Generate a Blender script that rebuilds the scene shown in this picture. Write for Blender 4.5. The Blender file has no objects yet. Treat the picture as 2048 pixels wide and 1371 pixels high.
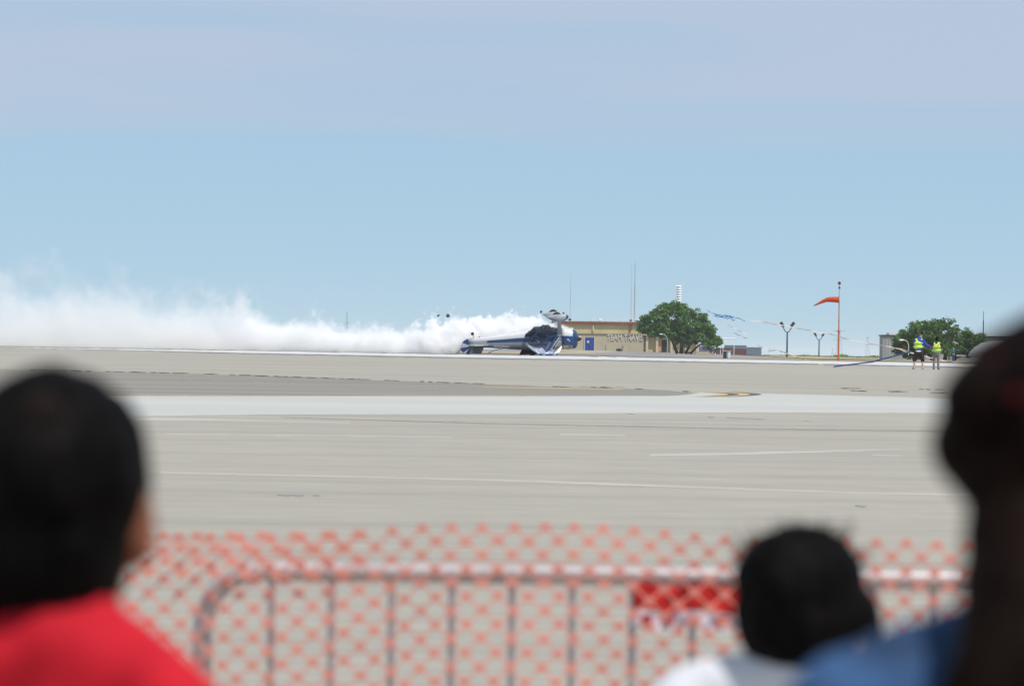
import bpy, bmesh, math, random
from mathutils import Vector, Matrix, noise

# ------------------------------------------------------------------ camera
SC = bpy.context.scene
COL = SC.collection
F_PX = 17356.0                 # focal length in photo pixels (200 mm on a 23.6 mm sensor)
EYE = 1.57
ROLL = math.radians(0.8)
PITCH = 18.5 / F_PX
_r = Vector((math.cos(ROLL), 0, math.sin(ROLL)))
_f = Vector((0, math.cos(PITCH), math.sin(PITCH)))
_u = _r.cross(_f)
cam_d = bpy.data.cameras.new('camera')
cam_d.lens = 200.0
cam_d.sensor_width = 23.6
cam_d.clip_start = 0.1
cam_d.clip_end = 60000
cam_d.dof.use_dof = True
cam_d.dof.focus_distance = 520
cam_d.dof.aperture_fstop = 9.0
cam = bpy.data.objects.new('camera', cam_d)
COL.objects.link(cam)
cam.matrix_world = Matrix(((_r.x, _u.x, -_f.x, 0), (_r.y, _u.y, -_f.y, 0), (_r.z, _u.z, -_f.z, EYE), (0, 0, 0, 1)))
SC.camera = cam

# ------------------------------------------------------------------ sky, sun, exposure
SUN_EL, SUN_AZ = math.radians(62), math.radians(140)      # azimuth clockwise from +Y: behind the camera, to the right
world = bpy.data.worlds.new('World')
SC.world = world
world.use_nodes = True
wn, wl = world.node_tree.nodes, world.node_tree.links
wn.clear()
w_out = wn.new('ShaderNodeOutputWorld')
w_bg = wn.new('ShaderNodeBackground')
w_sky = wn.new('ShaderNodeTexSky')
w_sky.sky_type = 'NISHITA'
w_sky.sun_disc = False
w_sky.sun_elevation = SUN_EL
w_sky.sun_rotation = SUN_AZ
w_sky.air_density = 1.0
w_sky.dust_density = 0.05
w_sky.altitude = 6900
w_sky.ozone_density = 3.0
w_bg.inputs['Strength'].default_value = 0.096


def wmath(op, a, b=None, c=None):
    n = wn.new('ShaderNodeMath')
    n.operation = op
    for i, v in enumerate((a, b, c)):
        if v is None:
            continue
        if isinstance(v, (int, float)):
            n.inputs[i].default_value = v
        else:
            wl.new(v, n.inputs[i])
    return n.outputs[0]


def wmix(blend, fac, a, b):
    n = wn.new('ShaderNodeMix')
    n.data_type = 'RGBA'
    n.blend_type = blend
    for key, v in ((0, fac), (6, a), (7, b)):
        if isinstance(v, (int, float)):
            n.inputs[key].default_value = v
        elif isinstance(v, tuple):
            n.inputs[key].default_value = v
        else:
            wl.new(v, n.inputs[key])
    return n.outputs[2]


SKY_TINT = (0.97, 0.97, 0.97, 1)
w_tc = wn.new('ShaderNodeTexCoord')
w_sep = wn.new('ShaderNodeSeparateXYZ')
wl.new(w_tc.outputs['Generated'], w_sep.inputs[0])
w_map = wn.new('ShaderNodeMapping')
w_map.inputs['Scale'].default_value = (10, 10, 95)
w_map.inputs['Location'].default_value = (3.1, 0.4, 0.7)
wl.new(w_tc.outputs['Generated'], w_map.inputs[0])
w_n1 = wn.new('ShaderNodeTexNoise')
w_n1.inputs['Scale'].default_value = 1.0
w_n1.inputs['Detail'].default_value = 2.5
w_n1.inputs['Roughness'].default_value = 0.55
wl.new(w_map.outputs[0], w_n1.inputs['Vector'])
w_map2 = wn.new('ShaderNodeMapping')
w_map2.inputs['Scale'].default_value = (9, 9, 4)
wl.new(w_tc.outputs['Generated'], w_map2.inputs[0])
w_n2 = wn.new('ShaderNodeTexNoise')
w_n2.inputs['Scale'].default_value = 1.0
w_n2.inputs['Detail'].default_value = 3
wl.new(w_map2.outputs[0], w_n2.inputs['Vector'])
# a thin veil of stratus whose lower edge stands a little above the horizon all round
edge = wmath('ADD', w_sep.outputs['Z'], wmath('MULTIPLY', wmath('SUBTRACT', w_n2.outputs[0], 0.5), 0.008))
deck = wn.new('ShaderNodeMapRange')
deck.interpolation_type = 'SMOOTHSTEP'
deck.inputs['From Min'].default_value = 0.0228
deck.inputs['From Max'].default_value = 0.0256
wl.new(edge, deck.inputs['Value'])
veil = wn.new('ShaderNodeMapRange')
veil.interpolation_type = 'SMOOTHSTEP'
veil.inputs['From Min'].default_value = 0.36
veil.inputs['From Max'].default_value = 0.60
veil.inputs['To Min'].default_value = 0.42
veil.inputs['To Max'].default_value = 0.85
wl.new(w_n1.outputs[0], veil.inputs['Value'])
cloud_fac = wmath('MULTIPLY', deck.outputs[0], veil.outputs[0])
sky_tinted = wmix('MULTIPLY', 1.0, w_sky.outputs[0], SKY_TINT)
CLOUD_RGB = (5.1, 5.95, 7.35, 1)
AIR_RGB = (4.0, 6.05, 7.65, 1)                            # even bright haze through the whole sky
sky_hazy = wmix('MIX', 0.6, sky_tinted, AIR_RGB)
sky_final = wmix('MIX', cloud_fac, sky_hazy, CLOUD_RGB)
wl.new(sky_final, w_bg.inputs['Color'])
wl.new(w_bg.outputs[0], w_out.inputs['Surface'])

sun_d = bpy.data.lights.new('sun', 'SUN')
sun_d.energy = 4.1
sun_d.angle = math.radians(0.53)
sun_d.color = (1.0, 0.955, 0.89)
sun = bpy.data.objects.new('sun', sun_d)
COL.objects.link(sun)
to_sun = Vector((math.sin(SUN_AZ) * math.cos(SUN_EL), math.cos(SUN_AZ) * math.cos(SUN_EL), math.sin(SUN_EL)))
sun.rotation_euler = to_sun.to_track_quat('Z', 'Y').to_euler()
sun.location = (0, 0, 60)

SC.view_settings.view_transform = 'Standard'
SC.view_settings.look = 'None'
SC.view_settings.exposure = 0.0
SC.view_settings.gamma = 1.0
SC.view_settings.use_curve_mapping = False
SC.render.engine = 'CYCLES'
SC.cycles.use_denoising = True
SC.cycles.max_bounces = 16
SC.cycles.diffuse_bounces = 3
SC.cycles.glossy_bounces = 3
SC.cycles.transmission_bounces = 4
SC.cycles.volume_bounces = 14
SC.cycles.transparent_max_bounces = 12
SC.cycles.volume_max_steps = 256
SC.cycles.sample_clamp_indirect = 8

rnd = random.Random(7)


# ------------------------------------------------------------------ helpers
def at(px, py, d):
    """world point seen at photo pixel (px, py), d metres in front of the camera"""
    return Vector((0, 0, EYE)) + d * (_f + _r * ((px - 1024.0) / F_PX) - _u * ((py - 685.5) / F_PX))


def interp(t, knots):
    if t <= knots[0][0]:
        return knots[0][1]
    for (a, va), (b, vb) in zip(knots, knots[1:]):
        if t <= b:
            return va + (vb - va) * (t - a) / (b - a)
    return knots[-1][1]


S_K = [(90, 0), (434, 0.76), (560, 1.0), (640, 1.0)]
FAR_K = [(640, 0), (760, 1)]


def gz(x, d):
    """height of the ground: apron by the crowd, rising to the runway, level beyond"""
    xc = max(-60, min(60, x))
    z = interp(d, S_K) * (1.40 - 0.0045 * xc)
    t = interp(d, FAR_K)
    z = z * (1 - t) + 1.22 * t
    if d > 900:
        z += 0.95 * math.exp(-((x - 8) / 34) ** 2 - ((d - 1560) / 200) ** 2)
    return z


def ground_hit(px, py):
    dirv = _f + _r * ((px - 1024.0) / F_PX) - _u * ((py - 685.5) / F_PX)
    d = 15.0
    last = d
    while d < 4000:
        if EYE + dirv.z * d <= gz(dirv.x * d, dirv.y * d):
            lo, hi = last, d
            for _ in range(30):
                m = 0.5 * (lo + hi)
                if EYE + dirv.z * m <= gz(dirv.x * m, dirv.y * m):
                    hi = m
                else:
                    lo = m
            return Vector((dirv.x * hi, dirv.y * hi, gz(dirv.x * hi, dirv.y * hi)))
        last = d
        d *= 1.01
    return Vector((dirv.x * d, dirv.y * d, gz(dirv.x * d, dirv.y * d)))


MATS = {}


def mat(name, rgb, rough=0.6, metal=0.0, var=0.12, scale=3.0, spec=0.4, trans=0.0, bump=0.0, stretch=(1, 1, 1)):
    if name in MATS:
        return MATS[name]
    m = bpy.data.materials.new(name)
    m.use_nodes = True
    nt = m.node_tree
    b = nt.nodes['Principled BSDF']
    b.inputs['Roughness'].default_value = rough
    b.inputs['Metallic'].default_value = metal
    b.inputs['Specular IOR Level'].default_value = spec
    tc = nt.nodes.new('ShaderNodeTexCoord')
    mp = nt.nodes.new('ShaderNodeMapping')
    mp.inputs['Scale'].default_value = stretch
    nz = nt.nodes.new('ShaderNodeTexNoise')
    nz.inputs['Scale'].default_value = scale
    nz.inputs['Detail'].default_value = 5
    nt.links.new(tc.outputs['Object'], mp.inputs[0])
    nt.links.new(mp.outputs[0], nz.inputs['Vector'])
    mx = nt.nodes.new('ShaderNodeMix')
    mx.data_type = 'RGBA'
    mx.inputs[6].default_value = tuple(c * (1 - var) for c in rgb) + (1,)
    mx.inputs[7].default_value = tuple(min(1, c * (1 + var)) for c in rgb) + (1,)
    rmp = nt.nodes.new('ShaderNodeMapRange')
    rmp.inputs['From Min'].default_value = 0.3
    rmp.inputs['From Max'].default_value = 0.7
    nt.links.new(nz.outputs[0], rmp.inputs['Value'])
    nt.links.new(rmp.outputs[0], mx.inputs[0])
    nt.links.new(mx.outputs[2], b.inputs['Base Color'])
    if bump:
        bp = nt.nodes.new('ShaderNodeBump')
        bp.inputs['Strength'].default_value = bump
        nt.links.new(nz.outputs[0], bp.inputs['Height'])
        nt.links.new(bp.outputs[0], b.inputs['Normal'])
    if trans:
        tr = nt.nodes.new('ShaderNodeBsdfTranslucent')
        nt.links.new(mx.outputs[2], tr.inputs['Color'])
        ms = nt.nodes.new('ShaderNodeMixShader')
        ms.inputs[0].default_value = trans
        nt.links.new(b.outputs[0], ms.inputs[1])
        nt.links.new(tr.outputs[0], ms.inputs[2])
        nt.links.new(ms.outputs[0], nt.nodes['Material Output'].inputs['Surface'])
    MATS[name] = m
    return m


class MB:
    """collects verts and faces (world or local) and links them as one mesh object"""

    def __init__(self):
        self.v, self.f, self.mi = [], [], []

    def face(self, idx, mi=0):
        self.f.append(idx)
        self.mi.append(mi)

    def box(self, c, s, mi=0, rot=None):
        b = len(self.v)
        for dz in (-1, 1):
            for dx, dy in ((-1, -1), (1, -1), (1, 1), (-1, 1)):
                p = Vector((dx * s[0] / 2, dy * s[1] / 2, dz * s[2] / 2))
                if rot:
                    p = rot @ p
                self.v.append(Vector(c) + p)
        for q in ((0, 3, 2, 1), (4, 5, 6, 7), (0, 1, 5, 4), (1, 2, 6, 5), (2, 3, 7, 6), (3, 0, 4, 7)):
            self.face(tuple(b + i for i in q), mi)
        return self

    def tube(self, pts, rad, n=8, mi=0, cap=True, flat=1.0):
        pts = [Vector(p) for p in pts]
        if isinstance(rad, (int, float)):
            rad = [rad] * len(pts)
        b = len(self.v)
        ref = None
        for i, p in enumerate(pts):
            t = (pts[min(i + 1, len(pts) - 1)] - pts[max(i - 1, 0)])
            t = t.normalized() if t.length > 1e-9 else Vector((0, 0, 1))
            if ref is None:
                ref = Vector((0, 1, 0)) if abs(t.y) < 0.9 else Vector((1, 0, 0))
            a = (ref - t * ref.dot(t)).normalized()
            ref = a
            c = t.cross(a)
            for k in range(n):
                w = 2 * math.pi * k / n
                self.v.append(p + (a * math.cos(w) * flat + c * math.sin(w)) * rad[i])
        for i in range(len(pts) - 1):
            for k in range(n):
                k2 = (k + 1) % n
                self.face((b + i * n + k, b + i * n + k2, b + (i + 1) * n + k2, b + (i + 1) * n + k), mi)
        if cap:
            self.face(tuple(b + k for k in reversed(range(n))), mi)
            e = b + (len(pts) - 1) * n
            self.face(tuple(e + k for k in range(n)), mi)
        return self

    def loft(self, rings, mis=None, cap=True):
        b = len(self.v)
        n = len(rings[0])
        for r in rings:
            self.v.extend(Vector(p) for p in r)
        for i in range(len(rings) - 1):
            for k in range(n):
                k2 = (k + 1) % n
                self.face((b + i * n + k, b + i * n + k2, b + (i + 1) * n + k2, b + (i + 1) * n + k), mis(i, k) if mis else 0)
        if cap:
            self.face(tuple(b + k for k in reversed(range(n))), mis(0, 0) if mis else 0)
            e = b + (len(rings) - 1) * n
            self.face(tuple(e + k for k in range(n)), mis(len(rings) - 2, 0) if mis else 0)
        return self

    def grid(self, rows, mi=0):
        b = len(self.v)
        n = len(rows[0])
        for r in rows:
            self.v.extend(Vector(p) for p in r)
        for i in range(len(rows) - 1):
            for k in range(n - 1):
                self.face((b + i * n + k, b + i * n + k + 1, b + (i + 1) * n + k + 1, b + (i + 1) * n + k), mi)
        return self

    def prism(self, poly, offset, mi=0):
        """polygon (list of points) extruded by offset"""
        b = len(self.v)
        n = len(poly)
        off = Vector(offset)
        self.v.extend(Vector(p) for p in poly)
        self.v.extend(Vector(p) + off for p in poly)
        self.face(tuple(b + i for i in range(n)), mi)
        self.face(tuple(b + n + i for i in reversed(range(n))), mi)
        for i in range(n):
            j = (i + 1) % n
            self.face((b + i, b + n + i, b + n + j, b + j), mi)
        return self

    def build(self, name, mats, parent=None, smooth=False, thick=0.0, origin=None):
        me = bpy.data.meshes.new(name)
        o_ = Vector(origin) if origin is not None else Vector((0, 0, 0))
        me.from_pydata([tuple(p - o_) for p in self.v], [], self.f)
        if not isinstance(mats, (list, tuple)):
            mats = [mats]
        for m in mats:
            me.materials.append(m)
        me.polygons.foreach_set('material_index', self.mi)
        if smooth:
            me.polygons.foreach_set('use_smooth', [True] * len(me.polygons))
        bm = bmesh.new()
        bm.from_mesh(me)
        bmesh.ops.recalc_face_normals(bm, faces=bm.faces)
        bm.to_mesh(me)
        bm.free()
        me.update()
        o = bpy.data.objects.new(name, me)
        COL.objects.link(o)
        o.location = o_
        if parent is not None:
            o.parent = parent
        if thick:
            md = o.modifiers.new('solid', 'SOLIDIFY')
            md.thickness = thick
            md.offset = 0
        return o


def tag(o, label=None, cat=None, group=None, kind=None):
    for k, v in (('label', label), ('category', cat), ('group', group), ('kind', kind)):
        if v:
            o[k] = v
    return o


def empty(name, loc, rz=0.0):
    o = bpy.data.objects.new(name, None)
    COL.objects.link(o)
    o.location = loc
    o.rotation_euler = (0, 0, rz)
    return o


def structure(o):
    o['kind'] = 'structure'
    return o


# ------------------------------------------------------------------ ground
def concrete_material():
    m = bpy.data.materials.new('apron_concrete')
    m.use_nodes = True
    nt = m.node_tree
    b = nt.nodes['Principled BSDF']
    b.inputs['Roughness'].default_value = 0.85
    b.inputs['Specular IOR Level'].default_value = 0.25
    tc = nt.nodes.new('ShaderNodeTexCoord')

    def nz(scale, detail, sc=(1, 1, 1), rough=0.6):
        mp = nt.nodes.new('ShaderNodeMapping')
        mp.inputs['Scale'].default_value = sc
        n = nt.nodes.new('ShaderNodeTexNoise')
        n.inputs['Scale'].default_value = scale
        n.inputs['Detail'].default_value = detail
        n.inputs['Roughness'].default_value = rough
        nt.links.new(tc.outputs['Object'], mp.inputs[0])
        nt.links.new(mp.outputs[0], n.inputs['Vector'])
        return n.outputs[0]

    def ramp(src, stops):
        r = nt.nodes.new('ShaderNodeValToRGB')
        el = r.color_ramp.elements
        el[0].position, el[0].color = stops[0][0], stops[0][1] + (1,)
        el[1].position, el[1].color = stops[-1][0], stops[-1][1] + (1,)
        for p, c in stops[1:-1]:
            e = el.new(p)
            e.color = c + (1,)
        nt.links.new(src, r.inputs[0])
        return r.outputs[0]

    def mul(a, b_, fac=1.0):
        x = nt.nodes.new('ShaderNodeMix')
        x.data_type = 'RGBA'
        x.blend_type = 'MULTIPLY'
        x.inputs[0].default_value = fac
        nt.links.new(a, x.inputs[6])
        nt.links.new(b_, x.inputs[7])
        return x.outputs[2]
    base = ramp(nz(0.02, 6, (1, 0.35, 1)), [(0.3, (0.305, 0.284, 0.242)), (0.7, (0.352, 0.328, 0.276))])
    worn = ramp(nz(0.25, 6, (0.25, 1, 1)), [(0.3, (0.87, 0.87, 0.88)), (0.5, (1, 1, 1)), (0.75, (1.07, 1.06, 1.04))])
    grain = ramp(nz(1.6, 6, (0.6, 1, 1), 0.7), [(0.25, (0.84, 0.84, 0.84)), (0.75, (1.12, 1.12, 1.12))])
    tyre = ramp(nz(0.09, 5, (0.12, 1, 1), 0.7), [(0.60, (1, 1, 1)), (0.70, (0.86, 0.86, 0.87))])
    pale = ramp(nz(0.13, 5, (0.10, 1, 1), 0.65), [(0.62, (1, 1, 1)), (0.72, (1.12, 1.11, 1.08))])
    nt.links.new(mul(mul(mul(mul(base, worn), grain), tyre), pale), b.inputs['Base Color'])
    return m


def build_ground():
    ds = [-400, -50, 0, 30, 60, 90] + [90 + 8 * i for i in range(1, 43)] + [434, 442, 450] + \
         [458 + 6 * i for i in range(0, 17)] + [560, 570, 580, 590, 600, 610, 620, 630, 640] + \
         [650, 660, 680, 700, 720, 740, 760, 800, 850, 900] + [940 + 40 * i for i in range(0, 32)] + \
         [2300, 2700, 3500, 5000, 8000, 14000, 26000]
    ds = sorted(set(ds))
    xs = [-26000, -8000, -2500, -800, -300, -150, -100, -80] + list(range(-60, 61, 6)) + [80, 100, 150, 300, 800, 2500, 8000, 26000]
    rows = [[(x, d, gz(x, d)) for x in xs] for d in ds]
    structure(MB().grid(rows).build('ground', concrete_material()))


build_ground()


def strip(name, top, bot, x0, x1, material, lift, step=30, rows=5, jitter=0.0, seed=1, frame=None):
    """sheet on the ground between two edge lines drawn as photo polylines"""
    r = random.Random(seed)
    n = max(2, int((x1 - x0) / step) + 1)
    jt = [r.uniform(-jitter, jitter) for _ in range(n + 1)]
    jb = [r.uniform(-jitter, jitter) for _ in range(n + 1)]
    out = []
    for j in range(rows + 1):
        line = []
        for i in range(n + 1):
            px = x0 + (x1 - x0) * i / n
            yt, yb = interp(px, top) + jt[i], interp(px, bot) + jb[i]
            if yb < yt + 0.15:
                yb = yt + 0.15
            p = ground_hit(px, yt + (yb - yt) * j / rows)
            line.append((p.x, p.y, p.z + lift * 0.27))
        out.append(line)
    return structure(MB().grid(out).build(name, material))


M_ASPH = mat('old_asphalt', (0.23, 0.212, 0.184), 0.9, var=0.16, scale=0.35, spec=0.2, stretch=(0.15, 1, 1))
M_PALE = mat('new_concrete', (0.42, 0.425, 0.40), 0.85, var=0.05, scale=0.08, spec=0.25, stretch=(0.3, 1, 1))
M_PAINTW = mat('white_paint', (0.52, 0.515, 0.51), 0.8, var=0.22, scale=0.8, spec=0.3)
M_PAINTY = mat('yellow_paint', (0.46, 0.34, 0.16), 0.8, var=0.15, scale=0.8, spec=0.3)
M_PAINTYW = mat('worn_yellow_paint', (0.36, 0.30, 0.14), 0.85, var=0.25, scale=0.5, spec=0.3)
M_CRACK = mat('joint_tar', (0.055, 0.053, 0.05), 0.9, var=0.3, scale=0.8, spec=0.2)
M_TAR2 = mat('faded_tar', (0.26, 0.25, 0.235), 0.9, var=0.25, scale=0.5, spec=0.2)
M_BLACKP = mat('black_paint', (0.09, 0.088, 0.085), 0.8, var=0.2, scale=1.0, spec=0.3)
M_FADEW = mat('faded_white_paint', (0.405, 0.39, 0.35), 0.85, var=0.12, scale=0.6, spec=0.25, stretch=(0.3, 1, 1))
M_FADEP = mat('faded_pink_line', (0.41, 0.37, 0.32), 0.85, var=0.12, scale=0.6, spec=0.25, stretch=(0.3, 1, 1))
M_TAN = mat('dry_grass_field', (0.42, 0.34, 0.20), 0.95, var=0.22, scale=0.08, spec=0.1)
M_GREYASPH = mat('grey_ramp', (0.24, 0.225, 0.22), 0.9, var=0.12, scale=0.05, spec=0.2)

# markings and pavement changes
strip('asphalt_shoulder',
      [(-500, 724), (-100, 735), (100, 740), (400, 747), (600, 754), (850, 763), (1100, 772.5), (1250, 776), (1330, 780), (1388, 786)],
      [(-500, 788), (1000, 791.5), (1330, 791), (1370, 789.5), (1388, 786.3)], -500, 1388, M_ASPH, 0.006, 24, 6, 0.5, 3)
strip('pale_taxiway',
      [(-500, 789), (270, 791.5), (1000, 792), (1330, 791.5), (1375, 789.8), (1392, 784.5), (1420, 783), (1470, 783.5), (1530, 786.5), (1700, 791), (1900, 797), (2500, 815)],
      [(-500, 838), (270, 832), (500, 829), (1000, 828), (1100, 827), (1500, 824.5), (1900, 825.5), (2500, 829)], -500, 2500, M_PALE, 0.007, 24, 7, 0.25, 4)
for i, (tip, mm, nm) in enumerate(((1458, M_PAINTY, 'yellow_stripe'), (1479, M_BLACKP, 'black_stripe'), (1500, M_PAINTY, 'yellow_stripe'), (1523, M_BLACKP, 'black_stripe'))):
    left, right = [], []
    for k in range(13):
        t = k / 12
        y = 783.4 + 9.6 * t + (0.4 if tip > 1470 else 0)
        bow = 58 * (2 * t - 0.95) ** 2
        pr = ground_hit(tip - bow, y)
        pl = ground_hit(tip - 22 - bow, y)
        right.append((pr.x, pr.y, pr.z + 0.0035 + 0.0006 * (i % 2)))
        left.append((pl.x, pl.y, pl.z + 0.0035 + 0.0006 * (i % 2)))
    structure(MB().grid([left, right]).build(nm, mm))
strip('taxi_centreline', [(960, 773.2), (1250, 777.2)], [(960, 775.2), (1250, 779.6)], 965, 1245, M_PAINTYW, 0.013, 30, 1, 0.25, 5)
strip('taxiway_edge_line', [(-300, 790), (270, 790.4), (1000, 791)], [(-300, 791.4), (270, 791.8), (1000, 792.3)], -300, 1100, mat('edge_line_rust', (0.40, 0.28, 0.2), 0.9, var=0.3), 0.013, 40, 1, 0.2, 6)
rl_top = [(-500, 686.0), (0, 693.5), (200, 696.6), (500, 701.0), (1000, 710.0), (1300, 714.0), (1840, 722.5), (2500, 738)]
rl_bot = [(-500, 687.0), (0, 694.6), (200, 698.6), (500, 705.6), (1000, 715.5), (1300, 720.5), (1840, 731.0), (2500, 748)]
strip('runway_edge_line', rl_top, rl_bot, -500, 2500, M_PAINTW, 0.009, 12, 3, 0.35, 8)
strip('runway_shoulder_band', rl_bot, [(p, y + (2.6 if p > 300 else 1.2)) for p, y in rl_bot], -500, 2500, mat('shoulder_dark', (0.17, 0.165, 0.16), 0.9, var=0.4, scale=0.5), 0.008, 12, 2, 0.55, 9)
strip('runway_far_joint', [(p, y - 1.0) for p, y in rl_top], rl_top, -500, 2500, M_CRACK, 0.007, 12, 1, 0.25, 10)


def crack(pts, w, seed, material=M_CRACK, keep=0.75, step=14, lift=0.017, name='pavement_crack'):
    """a broken tar line, its width and gaps irregular"""
    r = random.Random(seed)
    mb = MB()
    x = pts[0][0]
    while x < pts[-1][0]:
        ln = r.uniform(0.6, 3.0) * step
        x2 = min(x + ln, pts[-1][0])
        if r.random() < keep:
            rows = [[], []]
            n = max(2, int((x2 - x) / 6))
            for i in range(n + 1):
                xx = x + (x2 - x) * i / n
                y = interp(xx, pts) + r.uniform(-0.35, 0.35)
                ww = w * r.uniform(0.35, 1.2) * math.sin(math.pi * (i + 0.4) / (n + 0.8)) ** 0.5
                for row, s in ((rows[0], -0.5), (rows[1], 0.5)):
                    p = ground_hit(xx, y + s * ww)
                    row.append((p.x, p.y, p.z + lift * 0.27))
            mb.grid(rows)
        x = x2 + r.uniform(0, 0.6) * step
    return structure(mb.build(name, material))


crack([(60, 739), (400, 747), (600, 754), (850, 763), (1100, 772.5), (1250, 776), (1380, 783)], 1.8, 21, keep=0.75)
crack([(350, 749), (700, 760), (1060, 771), (1250, 773.5)], 1.4, 22, keep=0.5, material=M_TAR2)
crack([(150, 753), (600, 767), (950, 779)], 1.3, 23, keep=0.5, material=M_TAR2)
crack([(560, 834.5), (1000, 847), (1500, 857), (1900, 862), (2400, 870)], 1.8, 24, keep=1.0, material=M_TAR2, step=700)
crack([(1620, 776), (1760, 776.5), (1900, 779)], 1.6, 25, keep=0.5)
crack([(1700, 781), (1800, 783), (1930, 787), (2300, 796)], 1.9, 26, keep=0.85)
crack([(1215, 825), (1330, 830), (1620, 842)], 1.8, 27, keep=0.6, material=M_TAR2)
crack([(555, 989.5), (640, 990.5)], 3.5, 28, keep=1, material=M_TAR2, step=60)
crack([(1710, 1010), (1732, 1012)], 5, 29, keep=1, material=M_TAR2, step=40)
strip('faded_line', [(230, 832), (700, 844.5)], [(230, 840), (480, 841), (700, 846)], 230, 700, M_FADEW, 0.006, 30, 2, 0.2, 41)
strip('faded_line', [(1120, 867), (1250, 869)], [(1120, 870), (1250, 871.5)], 1120, 1250, M_FADEW, 0.006, 30, 2, 0.3, 42)
strip('faded_line', [(1300, 908), (1500, 904), (1800, 897)], [(1300, 912), (1500, 909), (1800, 899)], 1300, 1800, M_FADEW, 0.006, 30, 2, 0.5, 43)
strip('faded_line', [(1745, 908.5), (1802, 909.5)], [(1745, 911), (1802, 912)], 1745, 1802, M_FADEW, 0.006, 30, 2, 0.3, 44)
strip('faded_line', [(320, 943.5), (1000, 958), (1700, 983), (2100, 990)], [(320, 946.5), (1000, 962), (1700, 987), (2100, 994)], 320, 2100, M_FADEP, 0.006, 30, 2, 0.5, 45)
strip('faded_line', [(330, 866), (900, 873)], [(330, 868), (900, 875)], 330, 900, M_FADEW, 0.006, 30, 1, 0.5, 46)


def far_patch(name, pts, material, lift=0.03):
    rows = []
    for (xl, xr, d) in pts:
        rows.append([(xl + (xr - xl) * i / 24, d, gz(xl + (xr - xl) * i / 24, d) + lift) for i in range(25)])
    structure(MB().grid(rows).build(name, material))


far_patch('grey_ramp', [(-400, 60, 640 + 20 * i) for i in range(0, 16)] + [(-400, 40, 960 + 20 * i) for i in range(0, 31)], M_GREYASPH)
far_patch('dry_field', [(12, 160, 700 + 20 * i) for i in range(0, 14)], M_TAN, 0.06)
far_patch('dry_field', [(-60, 17, 1300), (-60, 15, 1320), (-60, 13, 1340), (-60, 12, 1360)], M_TAN, 0.07)
far_patch('far_field', [(42, 700, 1200 + 40 * i) for i in range(0, 20)] + [(-700, 1200, 2040), (-900, 1600, 2300), (-1200, 2000, 2700), (-2000, 3000, 5000)], M_TAN, 0.09)

# ------------------------------------------------------------------ building with lettering
M_WALL = mat('cream_wall', (0.50, 0.42, 0.235), 0.85, var=0.12, scale=0.5)
M_WALLG = mat('cream_wall_lower', (0.44, 0.39, 0.27), 0.85, var=0.10, scale=0.4)
M_TRIM = mat('cream_trim', (0.55, 0.47, 0.33), 0.8, var=0.1)
M_ROOFRED = mat('rust_red_fascia', (0.20, 0.065, 0.035), 0.75, var=0.3, scale=0.6)
M_ROOFTOP = mat('roof_gravel', (0.55, 0.53, 0.50), 0.9)
M_BLUEDOOR = mat('blue_door_paint', (0.018, 0.045, 0.26), 0.45, var=0.15)
M_WHITE = mat('white_enamel', (0.75, 0.75, 0.74), 0.45, var=0.05)
M_DARK = mat('dark_steel', (0.035, 0.037, 0.042), 0.5, metal=0.2)
M_GALV = mat('galvanised_steel', (0.42, 0.44, 0.46), 0.45, metal=0.5)
M_LETTER = mat('pale_letter', (0.64, 0.62, 0.56), 0.7, var=0.05)
M_GLASS = mat('dark_glass', (0.02, 0.025, 0.03), 0.1, spec=0.6)
M_ORANGEW = mat('orange_wall', (0.55, 0.30, 0.12), 0.8, var=0.1)

DB = 1500.0
PPB = F_PX / DB


def bx(px):
    return (px - 1024) / PPB


GB = at(1205, 700, DB).z            # building base height


def bz(px, py):
    return at(px, py, DB).z


bld = empty('long_building', (bx(1200), DB, GB))
tag(bld, 'long low cream building with rust red roof edge and TEAM TRAVIS lettering', 'building')


def child(o, parent):
    """parent a world-space object to a parent that sits at a plain location"""
    p = parent
    off = Vector((0, 0, 0))
    while p is not None:
        off += p.location
        p = p.parent
    o.parent = parent
    o.location = o.location - off
    return o


def P(mb, name, m, parent, **k):
    return child(mb.build(name, m, None, **k), parent)


xl, xr = bx(1108), bx(1287)
zt = bz(1200, 648)
zs = bz(1200, 667)
P(MB().box(((xl + xr) / 2, DB + 10, (GB + zs) / 2 - 1.0), (xr - xl, 20, zs - GB + 2.0)), 'lower_wall', M_WALLG, bld)
P(MB().box(((xl + xr) / 2, DB + 10, (zs + zt) / 2), (xr - xl + 0.14, 20.14, zt - zs)), 'upper_wall', M_WALL, bld)
P(MB().box(((xl + xr) / 2, DB - 0.09, zs - 0.02), (xr - xl + 0.1, 0.12, 0.09)), 'wall_band', mat('seam_trim_brown', (0.22, 0.19, 0.13), 0.9), bld)  # dark trim along the horizontal wall seam
roof = P(MB().box(((xl + xr) / 2, DB + 10, zt + 0.22), (xr - xl + 0.9, 20.9, 0.42)), 'roof', M_ROOFRED, bld)
P(MB().box(((xl + xr) / 2, DB + 10, zt + 0.47), (xr - xl + 0.5, 20.4, 0.08)), 'roof_covering', M_ROOFTOP, roof)
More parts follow.
